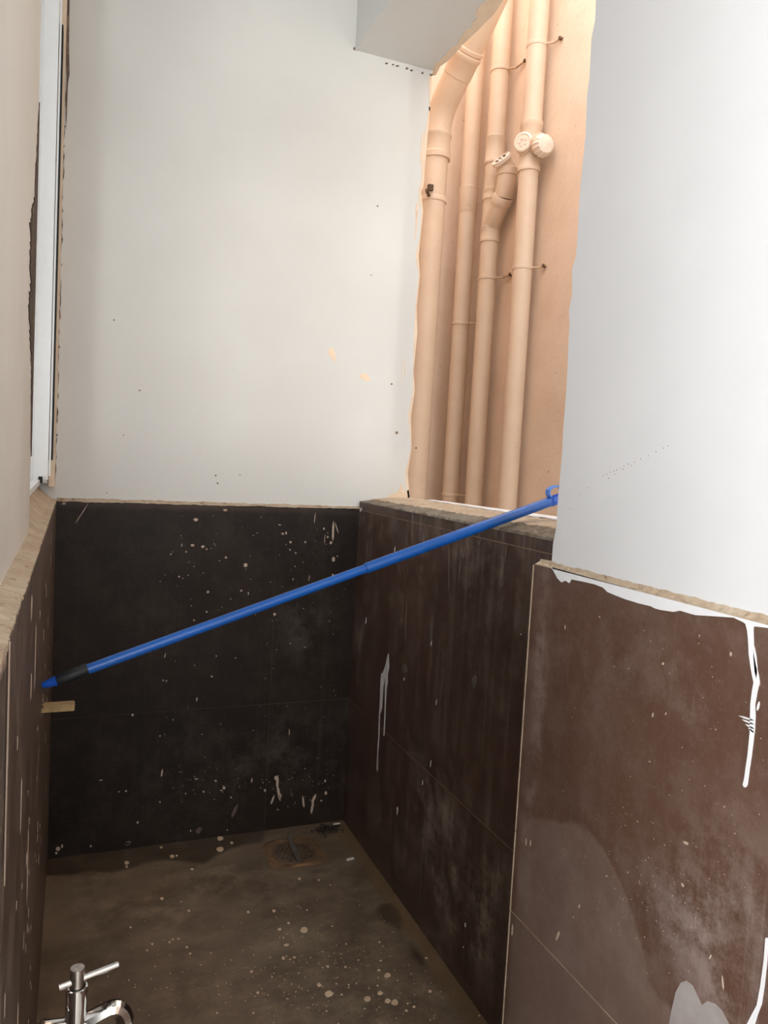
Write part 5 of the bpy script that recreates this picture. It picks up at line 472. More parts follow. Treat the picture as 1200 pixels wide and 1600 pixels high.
# ---- pier on the right (near wall)
bm = bmesh.new()
prism(bm, 'pierw', PIERW_EDGE + [(1.03, CEIL), (-3.0, CEIL), (-3.0, 0.986)], 0.0, -(XO-XW))
wall_pier = struct('wall_pier', bm, M['white_cool'])
bm = bmesh.new(); box(bm, XP+0.0012, XO, -3.0, 1.0725, -0.12, 0.983); struct('tile_backing', bm, M['mortar'], wall_pier)
def pier_mask(U, V):
    n = vnoise(U, V, 10, 21); n2 = vnoise(U, V, 38, 22)
    haze = poly_soft(U, V, PIER_HAZE, 0.003)*0.55
    rim = np.clip(poly_soft(U, V, PIER_HAZE, 0.006)*(1-poly_soft(U, V, PIER_HAZE, 0.003))*0, 0, 1)
    e1 = poly_soft(U, V, PIER_HAZE, 0.006)
    haze = haze + 0.5*np.clip(1-np.abs(e1-0.45)*3.2, 0, 1)*(0.3+n2)*(U > 0.75)
    d = 0.10*n + 1.0*gauss(U, V, 1.035, 0.36, 0.022, 0.16)*n2 + 0.45*gauss(U, V, 1.035, 0.72, 0.02, 0.28)*(0.4+n2)  # bands along the far edge paint in a vertical highlight
    d = d + 0.42*gauss(U, V, 0.66, 0.60, 0.09, 0.13)*(0.4+n) + 0.4*gauss(U, V, 0.60, 0.48, 0.10, 0.10)*n + 0.35*gauss(U, V, 0.70, 0.88, 0.035, 0.035)  # broad right-hand patches paint in the tile's sheen
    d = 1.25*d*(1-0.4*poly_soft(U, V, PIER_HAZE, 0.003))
    return np.clip(d, 0, 1), rim, haze
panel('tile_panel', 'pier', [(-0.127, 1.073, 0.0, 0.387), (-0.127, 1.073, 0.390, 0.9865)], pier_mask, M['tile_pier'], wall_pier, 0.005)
panel('tile_panel', 'pier', [(-1.33, -0.129, 0.0, 0.3875), (-1.33, -0.129, 0.3895, 0.9865)], lambda U, V: (0.1+0*U, 0*U, 0*U), M['tile_pier'], wall_pier, 0.05)
bm = bmesh.new(); prism(bm, 'pier', ragged((1.0735, 0.0), (1.0735, 0.985), 60, 0.0006, 4) + [(1.0760, 0.985), (1.0760, 0.0)], 0.0008, -0.02); struct('edge_grout', bm, M['mortar'], wall_pier)
bm = bmesh.new(); prism(bm, 'pier', PIER_STRIP + [(0.60, 0.9868), (1.0232, 0.9868)], 0.0001, 0.0010); struct('white_paint_overlap', bm, M['paint_run'], wall_pier)
bm = bmesh.new(); prism(bm, 'pier', PIER_BLOB, 0.0001, 0.0004); struct('grey_smear', bm, M['grey_smear'], wall_pier)
bm = bmesh.new()
for b in PIER_PAINT[:3] + PIER_PAINT[-5:]: prism(bm, 'pier', b, 0.0001, 0.0012)
struct('paint_run', bm, M['paint_run'], wall_pier)
bm = bmesh.new()
for b in PIER_PAINT[3:-5]:
    cu = sum(q[0] for q in b)/len(b); cv = sum(q[1] for q in b)/len(b); dab(bm, 'pier', [(cu+(u-cu)*0.8, cv+(v-cv)*0.8) for u, v in b], 0.0006)
fine_dabs(bm, 'pier', PIER_FINE, 0.0004, 6); struct('paint_spatter', bm, M['pale_spot'], wall_pier)
bm = bmesh.new(); fine_dabs(bm, 'pierw', [(u[0][0], u[0][1], 0.0008) for u in PIERW_DOTS], 0.0004, 7)
struct('pencil_dots', bm, M['dark_mark'], wall_pier)
r2 = random.Random(8)
def ledge_prof(y, i):
    a = r2.uniform(-0.002, 0.002); b_ = r2.uniform(-0.002, 0.003); w = 0.004+0.004*r2.random()
    return [(XP+0.001, 0.9835), (XP+0.0015, 0.9875+a*0.6), (XP+0.006, 0.9882+b_*.6), (XW-0.002, 0.990+b_*.6), (XW-0.0005, 0.991+w*.6), (XW+0.02, 0.992), (XW+0.02, 0.9835)]
bm = bmesh.new(); strip_y(bm, ledge_prof, -0.5, 1.0725, 220); struct('trim_2', bm, M['mortar'])

# ---- beam over the opening
bm = bmesh.new()
edge = [(u-0.004, v) for u, v in SOFFIT_EDGE]
prism(bm, 'soffit', [(0.729, D), (0.729, 1.0), (0.985, 1.0), (0.982, 1.4)] + edge[::-1] + [(0.985, D)], 0.0, -(CEIL-ZS))
wall_beam = struct('wall_beam', bm, M['white'])
bm = bmesh.new()
prism(bm, 'soffit', SOFFIT_BEIGE + [(0.98, 1.4), (0.9835, 1.4)] + SOFFIT_EDGE[::-1], 0.0001, 0.0012)
struct('beige_paint_edge', bm, M['peach_edge'], wall_beam)

# ---- left wall: tiled foot, white plaster, window opening, sill
bm = bmesh.new(); box(bm, -0.22, XL-0.0012, 0.42, D, -0.12, 0.988)
wall_left = struct('wall_left', bm, M['grout'])
def left_mask(U, V):
    n = vnoise(U, V, 12, 31); s = vnoise(U*5, V*0.3, 20, 32)
    return np.clip(0.12+0.35*s*n + 0.35*gauss(U, V, 0.72, 0.75, 0.10, 0.12)*n, 0, 1), 0*U, 0.2*np.exp(-(V/0.1)**2)
panel('tile_panel', 'left', [(0.634, D-0.0015, 0.0, ZJ-0.001), (0.634, D-0.0015, ZJ+0.001, ZT-0.002)], left_mask, M['tile_left'], wall_left)
bm = bmesh.new(); prism(bm, 'left', [(0.42, 0.0), (0.6325, 0.0), (0.6325, 0.975), (0.42, 0.990)], -0.001, -0.03); struct('rendered_end', bm, M['mortar_dark'], wall_left)
bm = bmesh.new()
top = [(1.35, 0.985), (1.35, 2.46), (D, 2.46), (D, CEIL), (0.42, CEIL)]
prism(bm, 'leftw', ragged((0.42, 0.992), (1.34, 0.990), 40, 0.004, 15) + top, 0.0, -0.154); struct('white_plaster', bm, M['white_warm'], wall_left)
bm = bmesh.new()
lp = [(1.12+(a-1.12)*0.56, b) for a, b in [(1.12, .0), (1.16, .022), (1.25, .03), (1.30, .045), (1.36, .05), (1.42, .10), (1.50, .15), (1.56, .13), (1.62, .15), (1.70, .17), (1.76, .12), (1.82, .06), (1.88, .07), (1.94, .04), (2.02, .03), (2.10, .0)]]
jag = []
for i in range(len(lp)-1):
    for t in range(9):
        k = t/9; z = lp[i][0]*(1-k)+lp[i+1][0]*k; w = lp[i][1]*(1-k)+lp[i+1][1]*k
        jag.append((1.350-w*(0.8+0.3*r2.random()), z))
prism(bm, 'leftw', jag + [(1.3505, 1.67), (1.3505, 1.12)], 0.0001, 0.0015); struct('bare_mortar_edge', bm, M['mortar_dark'], wall_left)
bm = bmesh.new()
for i in range(46):
    y = r2.uniform(0.66, 1.9); z = r2.uniform(0.30, 0.97); l = r2.choice((.006, .008, .012, .02)); w = r2.choice((.0015, .002, .003))
    dab(bm, 'left', [(y-w, z), (y-w*.6, z-l*.6), (y, z-l), (y+w*.6, z-l*.6), (y+w, z), (y, z+w)], 0.0006)
for (y, z, l, w) in ((0.967, 0.955, 0.02, 0.012), (1.10, 0.90, 0.09, 0.004), (1.0, 0.86, 0.03, 0.005), (0.84, 0.80, 0.06, 0.002), (1.02, 0.66, 0.10, 0.0025), (0.874, 0.532, 0.05, 0.004)):
    dab(bm, 'left', [(y-w, z), (y-w*.6, z-l*.6), (y, z-l), (y+w*.6, z-l*.6), (y+w, z), (y, z+w)], 0.0008)
prism(bm, 'left', [(0.630, 0.978), (0.634, 0.992), (0.637, 0.96), (0.635, 0.86), (0.633, 0.80), (0.630, 0.83)], 0.0001, 0.001)
struct('paint_fleck', bm, M['pale_spot'], wall_left)
# mortar ledge and window sill
def sill_prof(y, i):
    j = [r2.uniform(-0.0018, 0.0018) for _ in range(4)]
    deep = max(0, min(1, (y-1.33)/0.02))
    return [(XL-0.001+j[3]*0.5, 0.985), (XL-0.0005+j[3]*0.5, 0.9935+j[0]*.6), (XL-0.014, 0.997+j[1]), (-0.066-0.001-0.034*deep, 1.000+0.035*deep+j[2]), (-0.067-0.13*deep, 1.000+0.037*deep), (-0.067-0.13*deep, 0.985)]
bm = bmesh.new(); strip_y(bm, sill_prof, 0.42, D-0.001, 240); struct('trim_3', bm, M['mortar'])
# window in the left wall
win = bpy.data.objects.new('window_1', None); C.objects.link(win); win.location = (-0.09, 1.78, 1.04); win['kind'] = 'structure'
bm = bmesh.new()
box(bm, -0.118, -0.0625, 2.10, 2.145, 1.050, 2.455); box(bm, -0.118, -0.066, 2.145, 2.205, 1.040, 2.455)
box(bm, -0.118, -0.0705, 1.352, 1.40, 1.04, 2.455); box(bm, -0.118, -0.0705, 1.40, 2.10, 2.41, 2.455); box(bm, -0.118, -0.080, 1.40, 2.10, 1.038, 1.050)
struct('window_frame', bm, M['frame'], win)
bm = bmesh.new(); box(bm, -0.061, -0.0565, 2.104, 2.108, 1.06, 2.455); struct('frame_lip', bm, M['frame'], win)
bm = bmesh.new(); box(bm, -0.062, -0.053, 2.112, 2.16, 1.10, 2.16); struct('dark_track_gap', bm, M['rubber_gap'], win)  # black strip filling in the dark gap of the glass track
bm = bmesh.new(); box(bm, -0.084, -0.0745, 2.092, 2.104, 1.042, 1.058); struct('rubber_stop', bm, M['rubber_gap'], win)
bm = bmesh.new(); box(bm, -0.100, -0.096, 1.40, 2.10, 1.05, 2.41); struct('window_pane', bm, M['glass'], win)
bm = bmesh.new()
prism(bm, 'leftw', ragged((2.165, 1.03), (2.165, 2.46), 50, 0.003, 44) + [(D-0.0005, 2.46), (D-0.0005, 1.03)], 0.018, 0.004); struct('jamb_plaster', bm, M['peach_edge'], wall_left)
bm = bmesh.new()
for i in range(60):
    z = 1.05+1.0*r2.random()**0.9; u = -0.047+r2.uniform(-0.0015, 0.0015); w = r2.choice((.0008, .0012, .0016)); l = r2.choice((.004, .01, .02))
    dab(bm, 'back', [(u-w, z), (u, z+l), (u+w, z), (u, z-l)], 0.001)
struct('mortar_pits', bm, M['dark_mark'], wall_back)

# ---- rest of the room the photographer stands in, and the building round the shaft
bm = bmesh.new(); box(bm, -2.75, -0.22, 0.42, 0.54, -0.12, CEIL); struct('wall_front', bm, M['white'])
bm = bmesh.new()
for a in ((-3.0, -2.25, 0, CEIL), (-0.35, 0.42, 0, CEIL), (-2.25, -0.35, 0, 1.15), (-2.25, -0.35, 2.3, CEIL)): box(bm, -2.82, -2.70, a[0], a[1], a[2], a[3])
struct('wall_side', bm, M['white'])
bm = bmesh.new()
for a in ((-2.70, -0.85, 0, CEIL), (0.42, 0.745, 0, CEIL), (-0.85, 0.42, 0, 1.014), (-0.85, 0.42, 2.3, CEIL)): box(bm, a[0], a[1], -3.12, -3.0, a[2], a[3])
struct('wall_rear', bm, M['white'])
w2 = bpy.data.objects.new('unseen_window_bars', None); C.objects.link(w2); w2.location = (-0.21, -3.05, 1.014); w2['kind'] = 'structure'
bm = bmesh.new(); box(bm, -0.247, -0.177, -3.08, -3.03, 1.014, 2.3); box(bm, -0.85, 0.42, -3.08, -3.03, 1.352, 1.39); struct('window_frame', bm, M['frame'], w2)  # unseen bars placed to dim bands across the back wall
bm = bmesh.new(); box(bm, -2.82, XO, -3.12, D+0.12, CEIL, CEIL+0.12); struct('ceiling', bm, M['white'])
bm = bmesh.new(); box(bm, 1.728, 1.86, 0.2, 3.45, -1.5, 4.2); wall_shaft = struct('wall_shaft', bm, M['peach'])
bm = bmesh.new(); box(bm, -0.2, 1.86, 3.45, 3.57, -1.5, 4.2); struct('wall_shaft_end', bm, M['peach'])
bm = bmesh.new(); box(bm, -0.2, 0.93, D+0.121, 3.45, -1.5, 4.2); box(bm, 0.90, XO-0.006, -3.12, D+0.12, -1.5, -0.121)
struct('wall_outer', bm, M['peach'])
bm = bmesh.new(); box(bm, XO, 1.86, 0.0, 3.57, 0.45, 0.6); struct('shaft_bounce_slab', bm, M['white_warm'])  # added pale slab, raised to bounce light up the shaft

# ================================================================== PIPES IN THE SHAFT
X = 1.67; RP = 0.039
def socket(name, c, r, h, parent, axis=(0, 0, 1), mat='pipe'):
    bm = bmesh.new()
    lathe(bm, Vector(c)-Vector(axis)*h/2, axis, [(0, r*1.02), (0.002, r*1.09), (0.010, r*1.13), (0.014, r*1.09), (h-0.014, r*1.09), (h-0.010, r*1.14), (h-0.003, r*1.14), (h, r*1.02)], 32)
    return obj(name, bm, M[mat], parent, True)
def clamp(c, r, parent, wall_x=1.728, ear=-1, lng=0.05):
    """strap round a vertical pipe with ears reaching along to the wall"""
    bm = bmesh.new(); c = Vector(c)
    lathe(bm, c-Vector((0, 0, 0.008)), (0, 0, 1), [(0, r*1.0), (0.001, r*1.07), (0.008, r*1.09), (0.015, r*1.07), (0.016, r*1.0)], 32)
    o = obj('pipe_clamp', bm, M['pipe'], parent, True)
    bm = bmesh.new()
    tube(bm, [c+Vector((r*0.6, ear*r*0.85, 0)), c+Vector((0.045, ear*(r+0.02), -0.002)), (wall_x-0.004, c.y+ear*(r+lng), c.z+0.004)], 0.005, 8)
    obj('clamp_ear', bm, M['clamp'], o)
    bm = bmesh.new()
    lathe(bm, (wall_x-0.014, c.y+ear*(r+lng*0.8), c.z+0.002), (1, 0, 0), [(0, 0.003), (0.001, 0.007), (0.006, 0.008), (0.012, 0.008)], 10)
    obj('screw', bm, M['rust'], o)
    return o

# pipe nearest the camera, with cleanout tee
p4 = thing('drain_pipe', 'peach painted drain pipe nearest the white pier, with round cleanout caps on its tee', 'pipe', (X, 2.755, 0.6), 'painted drain pipes in the shaft')
bm = bmesh.new(); tube(bm, [(X, 2.755, 0.602), (X, 2.755, 4.1)], RP+0.001, 36); obj('pipe_shaft', bm, M['pipe'], p4, True)
bm = bmesh.new(); lathe(bm, (X, 2.755, 2.335), (0, 0, 1), [(0, RP*1.02), (0.002, RP*1.16), (0.02, RP*1.18), (0.026, RP*1.08), (0.17, RP*1.08), (0.176, RP*1.18), (0.196, RP*1.18), (0.2, RP*1.02)], 36)
tube(bm, [(X, 2.755, 2.43), (X-0.045, 2.735, 2.43)], RP*0.95, 28); tube(bm, [(X, 2.755, 2.43), (X, 2.68, 2.43)], RP*0.95, 28)
obj('tee_fitting', bm, M['pipe'], p4, True)
bm = bmesh.new(); ax = Vector((-0.80, -0.55, 0.02)).normalized()
lathe(bm, Vector((X-0.036, 2.740, 2.437)), ax, [(0, 0.036), (0.004, 0.039), (0.020, 0.039), (0.023, 0.036), (0.0235, 0.031), (0.021, 0.029), (0.021, 0.0)], 32)
for k in range(5):
    a = k*2*math.pi/5; sd = ax.cross(Vector((0, 0, 1))).normalized(); up = Vector((0, 0, 1))
    cc = Vector((X-0.036, 2.740, 2.437))+ax*0.021+(sd*math.cos(a)+up*math.sin(a))*0.014
    lathe(bm, cc, ax, [(0, 0.006), (0.003, 0.005)], 10)
obj('cleanout_cap', bm, M['pipe_cap'], p4, True)
bm = bmesh.new(); ax = Vector((0.0, -1, 0.0))
rings = []
for t, r in [(0, 0.036), (0.006, 0.042), (0.028, 0.041), (0.040, 0.034), (0.044, 0.02), (0.045, 0.0001)]:
    rings.append([bm.verts.new((X + r*(1+0.045*math.cos(14*2*math.pi*k/84))*math.cos(2*math.pi*k/84), 2.680-t, 2.410 + r*(1+0.045*math.cos(14*2*math.pi*k/84))*math.sin(2*math.pi*k/84))) for k in range(84)])
for i in range(5):
    for k in range(84): bm.faces.new((rings[i][k], rings[i][(k+1) % 84], rings[i+1][(k+1) % 84], rings[i+1][k]))
bm.faces.new(rings[0])
obj('ribbed_cap', bm, M['pipe_cap'], p4, True)
clamp((X, 2.755, 2.83), RP, p4, lng=0.06); clamp((X, 2.755, 1.955), RP, p4, lng=0.05)

# second pipe, with a wye branch and cleanout
y3 = 3.045
p3 = thing('drain_pipe', 'peach drain pipe with a branching wye elbow capped by a ringed plug', 'pipe', (X, y3, 0.6), 'painted drain pipes in the shaft')
bm = bmesh.new(); tube(bm, [(X, y3, 0.602), (X, y3, 4.1)], RP, 36); obj('pipe_shaft', bm, M['pipe'], p3, True)
socket('pipe_socket', (X, y3, 2.160), RP, 0.07, p3); socket('pipe_socket', (X, y3, 2.33), RP, 0.05, p3); socket('pipe_socket', (X, y3, 2.52), RP, 0.12, p3)
bm = bmesh.new()
b0 = Vector((X, y3, 2.19)); b1 = Vector((X, y3-0.100, 2.30)); b2 = Vector((X, y3-0.115, 2.34)); b3 = Vector((X, y3-0.115, 2.39))
tube(bm, [b0, b0.lerp(b1, .5), b1], RP*1.02, 32)
obj('wye_branch', bm, M['pipe'], p3, True)
bm = bmesh.new(); dirn = (b1-b0).normalized()
lathe(bm, b1-dirn*0.035, dirn, [(0, RP), (0.002, RP*1.12), (0.03, RP*1.14), (0.036, RP*1.03)], 32)
obj('pipe_socket', bm, M['pipe'], p3, True)
bm = bmesh.new(); tube(bm, arc(b1-dirn*0.004, b2-Vector((0, 0, 0.012)), b3, 8), RP*1.03, 32)
lathe(bm, (X, b3.y, 2.375), (0, 0, 1), [(0, RP), (0.002, RP*1.12), (0.03, RP*1.14), (0.034, RP)], 32)
obj('elbow', bm, M['pipe'], p3, True)
ax = Vector((-0.66, -0.12, 0.62)).normalized(); c0 = Vector((X-0.012, b3.y, 2.418))
bm = bmesh.new(); tube(bm, [b3, Vector((X, b3.y, 2.41)), c0+ax*0.022], RP*0.92, 28)
obj('cleanout_neck', bm, M['pipe'], p3, True)
bm = bmesh.new(); lathe(bm, c0+ax*0.018, ax, [(0, 0.040), (0.003, 0.044), (0.016, 0.044), (0.019, 0.041), (0.0192, 0.036), (0.015, 0.035), (0.015, 0.0001)], 32)
cap = obj('cleanout_cap', bm, M['pipe_cap'], p3, True)
bm = bmesh.new(); s1 = ax.cross(Vector((0, 1, 0))).normalized(); s2 = ax.cross(s1)
for k in range(6):
    a = k*math.pi/3; lathe(bm, c0+ax*0.032+(s1*math.cos(a)+s2*math.sin(a))*0.021, ax, [(0, 0.007), (0.004, 0.006)], 10)
obj('cap_stud', bm, M['rust'], cap)
clamp((X, y3, 2.86), RP, p3, lng=0.10); clamp((X, y3, 1.972), RP, p3, lng=0.09)

# third pipe, plain
y2 = 3.265
p2 = thing('drain_pipe', 'plain straight peach drain pipe with one socket, left of the wye pipe', 'pipe', (X-0.005, y2, 0.6), 'painted drain pipes in the shaft')
bm = bmesh.new(); tube(bm, [(X-0.005, y2, 0.602), (X-0.005, y2, 4.1)], RP, 36); obj('pipe_shaft', bm, M['pipe'], p2, True)
bm = bmesh.new(); lathe(bm, (X-0.005, y2, 2.31), (0, 0, 1), [(0, RP), (0.01, RP*1.07), (0.10, RP*1.10), (0.115, RP*1.13), (0.118, RP)], 36); obj('pipe_socket', bm, M['pipe'], p2, True)
clamp((X-0.005, y2, 1.805), RP, p2, lng=0.02); clamp((X-0.005, y2, 1.0), RP, p2, lng=0.02)

# thin conduit in the corner
pc = thing('water_pipe', 'slim peach painted pipe behind the plain drain pipe in the shaft corner', 'pipe', (1.700, 3.385, 0.6))
bm = bmesh.new(); tube(bm, [(1.700, 3.385, 0.602), (1.700, 3.385, 4.1)], 0.015, 20); obj('pipe_shaft', bm, M['pipe'], pc, True)
for z in (2.55, 2.32, 1.62):
    bm = bmesh.new(); lathe(bm, (1.700, 3.385, z-0.02), (0, 0, 1), [(0, 0.015), (0.002, 0.019), (0.038, 0.019), (0.04, 0.015)], 20); obj('coupling', bm, M['pipe'], pc, True)
bm = bmesh.new(); tube(bm, [(1.70, 3.385, 2.56), (1.728, 3.40, 2.56)], 0.006, 8); obj('bracket', bm, M['rust'], pc)

# large pipe with 45 degree bend
R1 = 0.056; c1 = Vector((1.386, 3.07, 0))
p1 = thing('soil_pipe', 'widest peach pipe at the left edge of the opening, bending diagonally overhead', 'pipe', (c1.x, c1.y, 0.6))
bend = Vector((0.17, -0.98, 1.0)).normalized(); k0 = Vector((c1.x+0.012, c1.y, 2.62))
bm = bmesh.new(); tube(bm, [(c1.x-0.006, c1.y, 0.602), (c1.x+0.01, c1.y, 2.46)], R1, 40); obj('pipe_shaft', bm, M['pipe'], p1, True)
bm = bmesh.new(); tube(bm, [(k0.x, k0.y, 2.44)] + arc((k0.x, k0.y, 2.54), k0, k0+bend*0.09, 10) + [k0+bend*0.22], R1*1.03, 40); obj('elbow', bm, M['pipe'], p1, True)
bm = bmesh.new(); tube(bm, [k0+bend*0.21, k0+bend*1.3], R1, 40); obj('sloping_pipe', bm, M['pipe'], p1, True)
bm = bmesh.new(); lathe(bm, (k0.x, k0.y, 2.435), (0, 0, 1), [(0, R1), (0.003, R1*1.12), (0.025, R1*1.14), (0.03, R1*1.06), (0.09, R1*1.06), (0.095, R1*1.13), (0.108, R1*1.13), (0.112, R1)], 40); obj('pipe_socket', bm, M['pipe'], p1, True)
bm = bmesh.new(); lathe(bm, k0+bend*0.17, bend, [(0, R1), (0.003, R1*1.07), (0.07, R1*1.07), (0.075, R1*1.13), (0.09, R1*1.13), (0.095, R1*1.02), (0.10, R1*1.10), (0.112, R1*1.10), (0.115, R1)], 40); obj('pipe_socket', bm, M['pipe'], p1, True)
bm = bmesh.new(); lathe(bm, k0+bend*0.52, bend, [(0, R1), (0.003, R1*1.08), (0.02, R1*1.10), (0.024, R1)], 40); obj('pipe_socket', bm, M['pipe'], p1, True)
bm = bmesh.new(); lathe(bm, (c1.x+0.01, c1.y, 2.255), (0, 0, 1), [(0, R1), (0.003, R1*1.06), (0.02, R1*1.06), (0.024, R1)], 40); cl = obj('pipe_clamp', bm, M['pipe'], p1, True)
bm = bmesh.new(); tube(bm, [(c1.x-0.035, c1.y-0.055, 2.265), (c1.x-0.06, c1.y-0.085, 2.275)], 0.007, 8)
box(bm, c1.x-0.044, c1.x-0.022, c1.y-0.070, c1.y-0.054, 2.284, 2.308); obj('clamp_ear', bm, M['rust'], cl)

# ================================================================== BLUE POLE
A = Vector((-0.0415, 1.296, 0.7595)); B = Vector((0.816, 1.361, 1.0375)); dr = (B-A).normalized(); L = (B-A).length
pole = thing('telescopic_pole', 'blue telescopic cleaning pole propped across the nook from left wall to parapet', 'pole', A)
S = lambda t: A+dr*t
tl = (Vector((0.512, 1.34, 0.937))-A).length
bm = bmesh.new(); tube(bm, [S(0.070), S(tl+0.02)], 0.0084, 28); obj('inner_tube', bm, M['blue'], pole, True)
bm = bmesh.new(); lathe(bm, S(tl), dr, [(0, 0.0080), (0.001, 0.0096), (0.004, 0.0102), (0.02, 0.0102), (0.021, 0.0104), (L+0.135-tl, 0.0104), (L+0.136-tl, 0.009)], 28); obj('outer_tube', bm, M['blue'], pole, True)
bm = bmesh.new(); lathe(bm, S(0.024), dr, [(0, 0.0088), (0.001, 0.0094), (0.048, 0.0100), (0.049, 0.0092)], 28); obj('grip', bm, M['grip'], pole, True)
bm = bmesh.new(); lathe(bm, S(0.002), dr, [(0, 0.0035), (0.002, 0.0050), (0.012, 0.0068), (0.024, 0.0090), (0.0245, 0.0094), (0.027, 0.0094), (0.0275, 0.008)], 24); obj('tip', bm, M['blue_cap'], pole, True)
E1 = S(L+0.125)
bm = bmesh.new(); lathe(bm, E1, dr, [(0, 0.0106), (0.001, 0.0114), (0.03, 0.0114), (0.033, 0.009)], 24); obj('end_cap', bm, M['blue_cap'], pole, True)
bm = bmesh.new(); up = Vector((-0.15, 0, 1)).normalized(); hx = Vector((0.97, 0.07, 0.2)).normalized(); q0 = E1 + up*0.010
loop = [q0+up*0.0+hx*0.000, q0+up*0.008-hx*0.004, q0+up*0.016-hx*0.002, q0+up*0.020+hx*0.006, q0+up*0.021+hx*0.020, q0+up*0.018+hx*0.030, q0+up*0.008+hx*0.032, q0+hx*0.030]
sd = dr.cross(up).normalized(); w = 0.007
ra = []
for i, q in enumerate(loop):
    t = (loop[min(i+1, 7)]-loop[max(i-1, 0)]).normalized(); n_ = sd.cross(t).normalized()*0.0014
    ra.append([bm.verts.new(q+s*w*sd+e*n_) for s, e in ((-1, -1), (1, -1), (1, 1), (-1, 1))])
for i in range(7):
    for k in range(4): bm.faces.new((ra[i][k], ra[i][(k+1) % 4], ra[i+1][(k+1) % 4], ra[i+1][k]))
bm.faces.new(ra[0]); bm.faces.new(ra[-1])
obj('hanging_loop', bm, M['blue_light'], pole, True)

# ================================================================== STUB IN THE LEFT WALL
st = thing('wooden_peg', 'short tan square peg sticking out of the left tiled wall below the blue tip', 'peg', (XL, 1.41, 0.69))
bm = bmesh.new(); box(bm, XL-0.004, 0.010, 1.399, 1.421, 0.682, 0.694)
bmesh.ops.bevel(bm, geom=bm.edges[:], offset=0.0012, segments=2, affect='EDGES'); obj('peg_bar', bm, M['brass'], st)
bm = bmesh.new(); r3 = random.Random(5)
for k in range(26):
    a = r3.uniform(0, 6.28); rr = r3.uniform(0.008, 0.017); c = Vector((XL+0.001, 1.41+rr*math.cos(a), 0.690+rr*math.sin(a)*1.1))
    s = r3.uniform(0.002, 0.0045); t_ = bmesh.ops.create_icosphere(bm, subdivisions=1, radius=s)
    bmesh.ops.translate(bm, verts=t_['verts'], vec=c)
obj('mortar_collar', bm, M['mortar_dark'], st)

# ================================================================== TAP
ty = 0.87; bx = 0.0165
tap = thing('bib_tap', 'chrome bib tap with T-bar handle on the left wall', 'tap', (XL, ty, 0.498))
bm = bmesh.new(); lathe(bm, (XL, ty, 0.498), (1, 0, 0), [(0.0005, 0.012), (0.003, 0.0125), (0.004, 0.0095), (0.018, 0.0095)], 32); obj('wall_flange', bm, M['chrome_dull'], tap, True)
bm = bmesh.new(); lathe(bm, (XL+0.016, ty, 0.498), (1, 0, 0), [(0, 0.0095), (0.006, 0.0095), (0.008, 0.0125), (0.011, 0.013), (0.013, 0.0115), (0.035, 0.0095), (0.06, 0.0098)], 32)
lathe(bm, (bx, ty, 0.482), (0, 0, 1), [(0, 0.006), (0.004, 0.0105), (0.010, 0.0118), (0.034, 0.0112), (0.058, 0.0118), (0.061, 0.0114), (0.0615, 0.0095), (0.058, 0.009)], 36)
obj('tap_body', bm, M['chrome'], tap, True)
bm = bmesh.new()
sp = [(bx+0.004, ty, 0.496), (bx+0.016, ty, 0.5005), (bx+0.030, ty, 0.5060)] + [tuple(q) for q in arc((bx+0.034, ty, 0.5075), (bx+0.049, ty, 0.512), (bx+0.0525, ty, 0.491), 8)] + [(bx+0.0545, ty, 0.468), (bx+0.0545, ty, 0.450)]
tube(bm, sp, [0.0102, 0.0100, 0.0096] + [0.0094]*9 + [0.0092, 0.0092], 8); obj('spout', bm, M['chrome'], tap, False)
bm = bmesh.new(); lathe(bm, (bx+0.0545, ty, 0.449), (0, 0, 1), [(0, 0.0096), (0.001, 0.0102), (0.013, 0.0102), (0.014, 0.009)], 28); obj('aerator', bm, M['chrome'], tap, True)
bm = bmesh.new(); lathe(bm, (bx, ty, 0.535), (0, 0, 1), [(0, 0.0078), (0.0285, 0.0078), (0.030, 0.0074), (0.0302, 0.0)], 36)
hd = obj('handle_stem', bm, M['chrome_dull'], tap, True)
bm = bmesh.new(); tube(bm, [(bx-0.0185, ty-0.004, 0.5490), (bx+0.0435, ty+0.006, 0.5560)], 0.0037, 20); obj('handle_bar', bm, M['chrome'], hd, True)

# ================================================================== FLOOR DRAIN
dc = Vector((0.615, 2.06, 0.0))
dr_t = thing('floor_drain', 'round rusty perforated drain grate set in the floor near the back corner', 'drain', dc)
bm = bmesh.new(); r4 = random.Random(2)
for k0_, k1_ in ((0.062, 0.086),):
    n = 40; a_ = []; b_ = []; cc_ = []
    for i in range(n):
        t = 2*math.pi*i/n; sq = 1/max(abs(math.cos(t)), abs(math.sin(t)))
        a_.append(bm.verts.new(dc+Vector((k0_*math.cos(t), k0_*math.sin(t), 0.0010))))
        rr = 0.5*(k0_+k1_*0.95)+r4.uniform(-.003, .003); b_.append(bm.verts.new(dc+Vector((rr*math.cos(t)*min(sq, 1.12), rr*math.sin(t)*min(sq, 1.12), 0.0045+r4.uniform(-.002, .002)))))
        rr = k1_*0.92+r4.uniform(-.004, .004); cc_.append(bm.verts.new(dc+Vector((rr*math.cos(t)*min(sq, 1.25), rr*math.sin(t)*min(sq, 1.25), 0.0003))))
    for i in range(n):
        j = (i+1) % n; bm.faces.new((a_[i], a_[j], b_[j], b_[i])); bm.faces.new((b_[i], b_[j], cc_[j], cc_[i]))
obj('silt_surround', bm, M['dirt_tan'], dr_t, True)
bm = bmesh.new(); lathe(bm, dc+Vector((0, 0, 0.0002)), (0, 0, 1), [(0, 0.060), (0.0003, 0.060)], 36); obj('drain_pit', bm, M['hole'], dr_t)
bm = bmesh.new(); s = 0.0080; hr = 0.0036
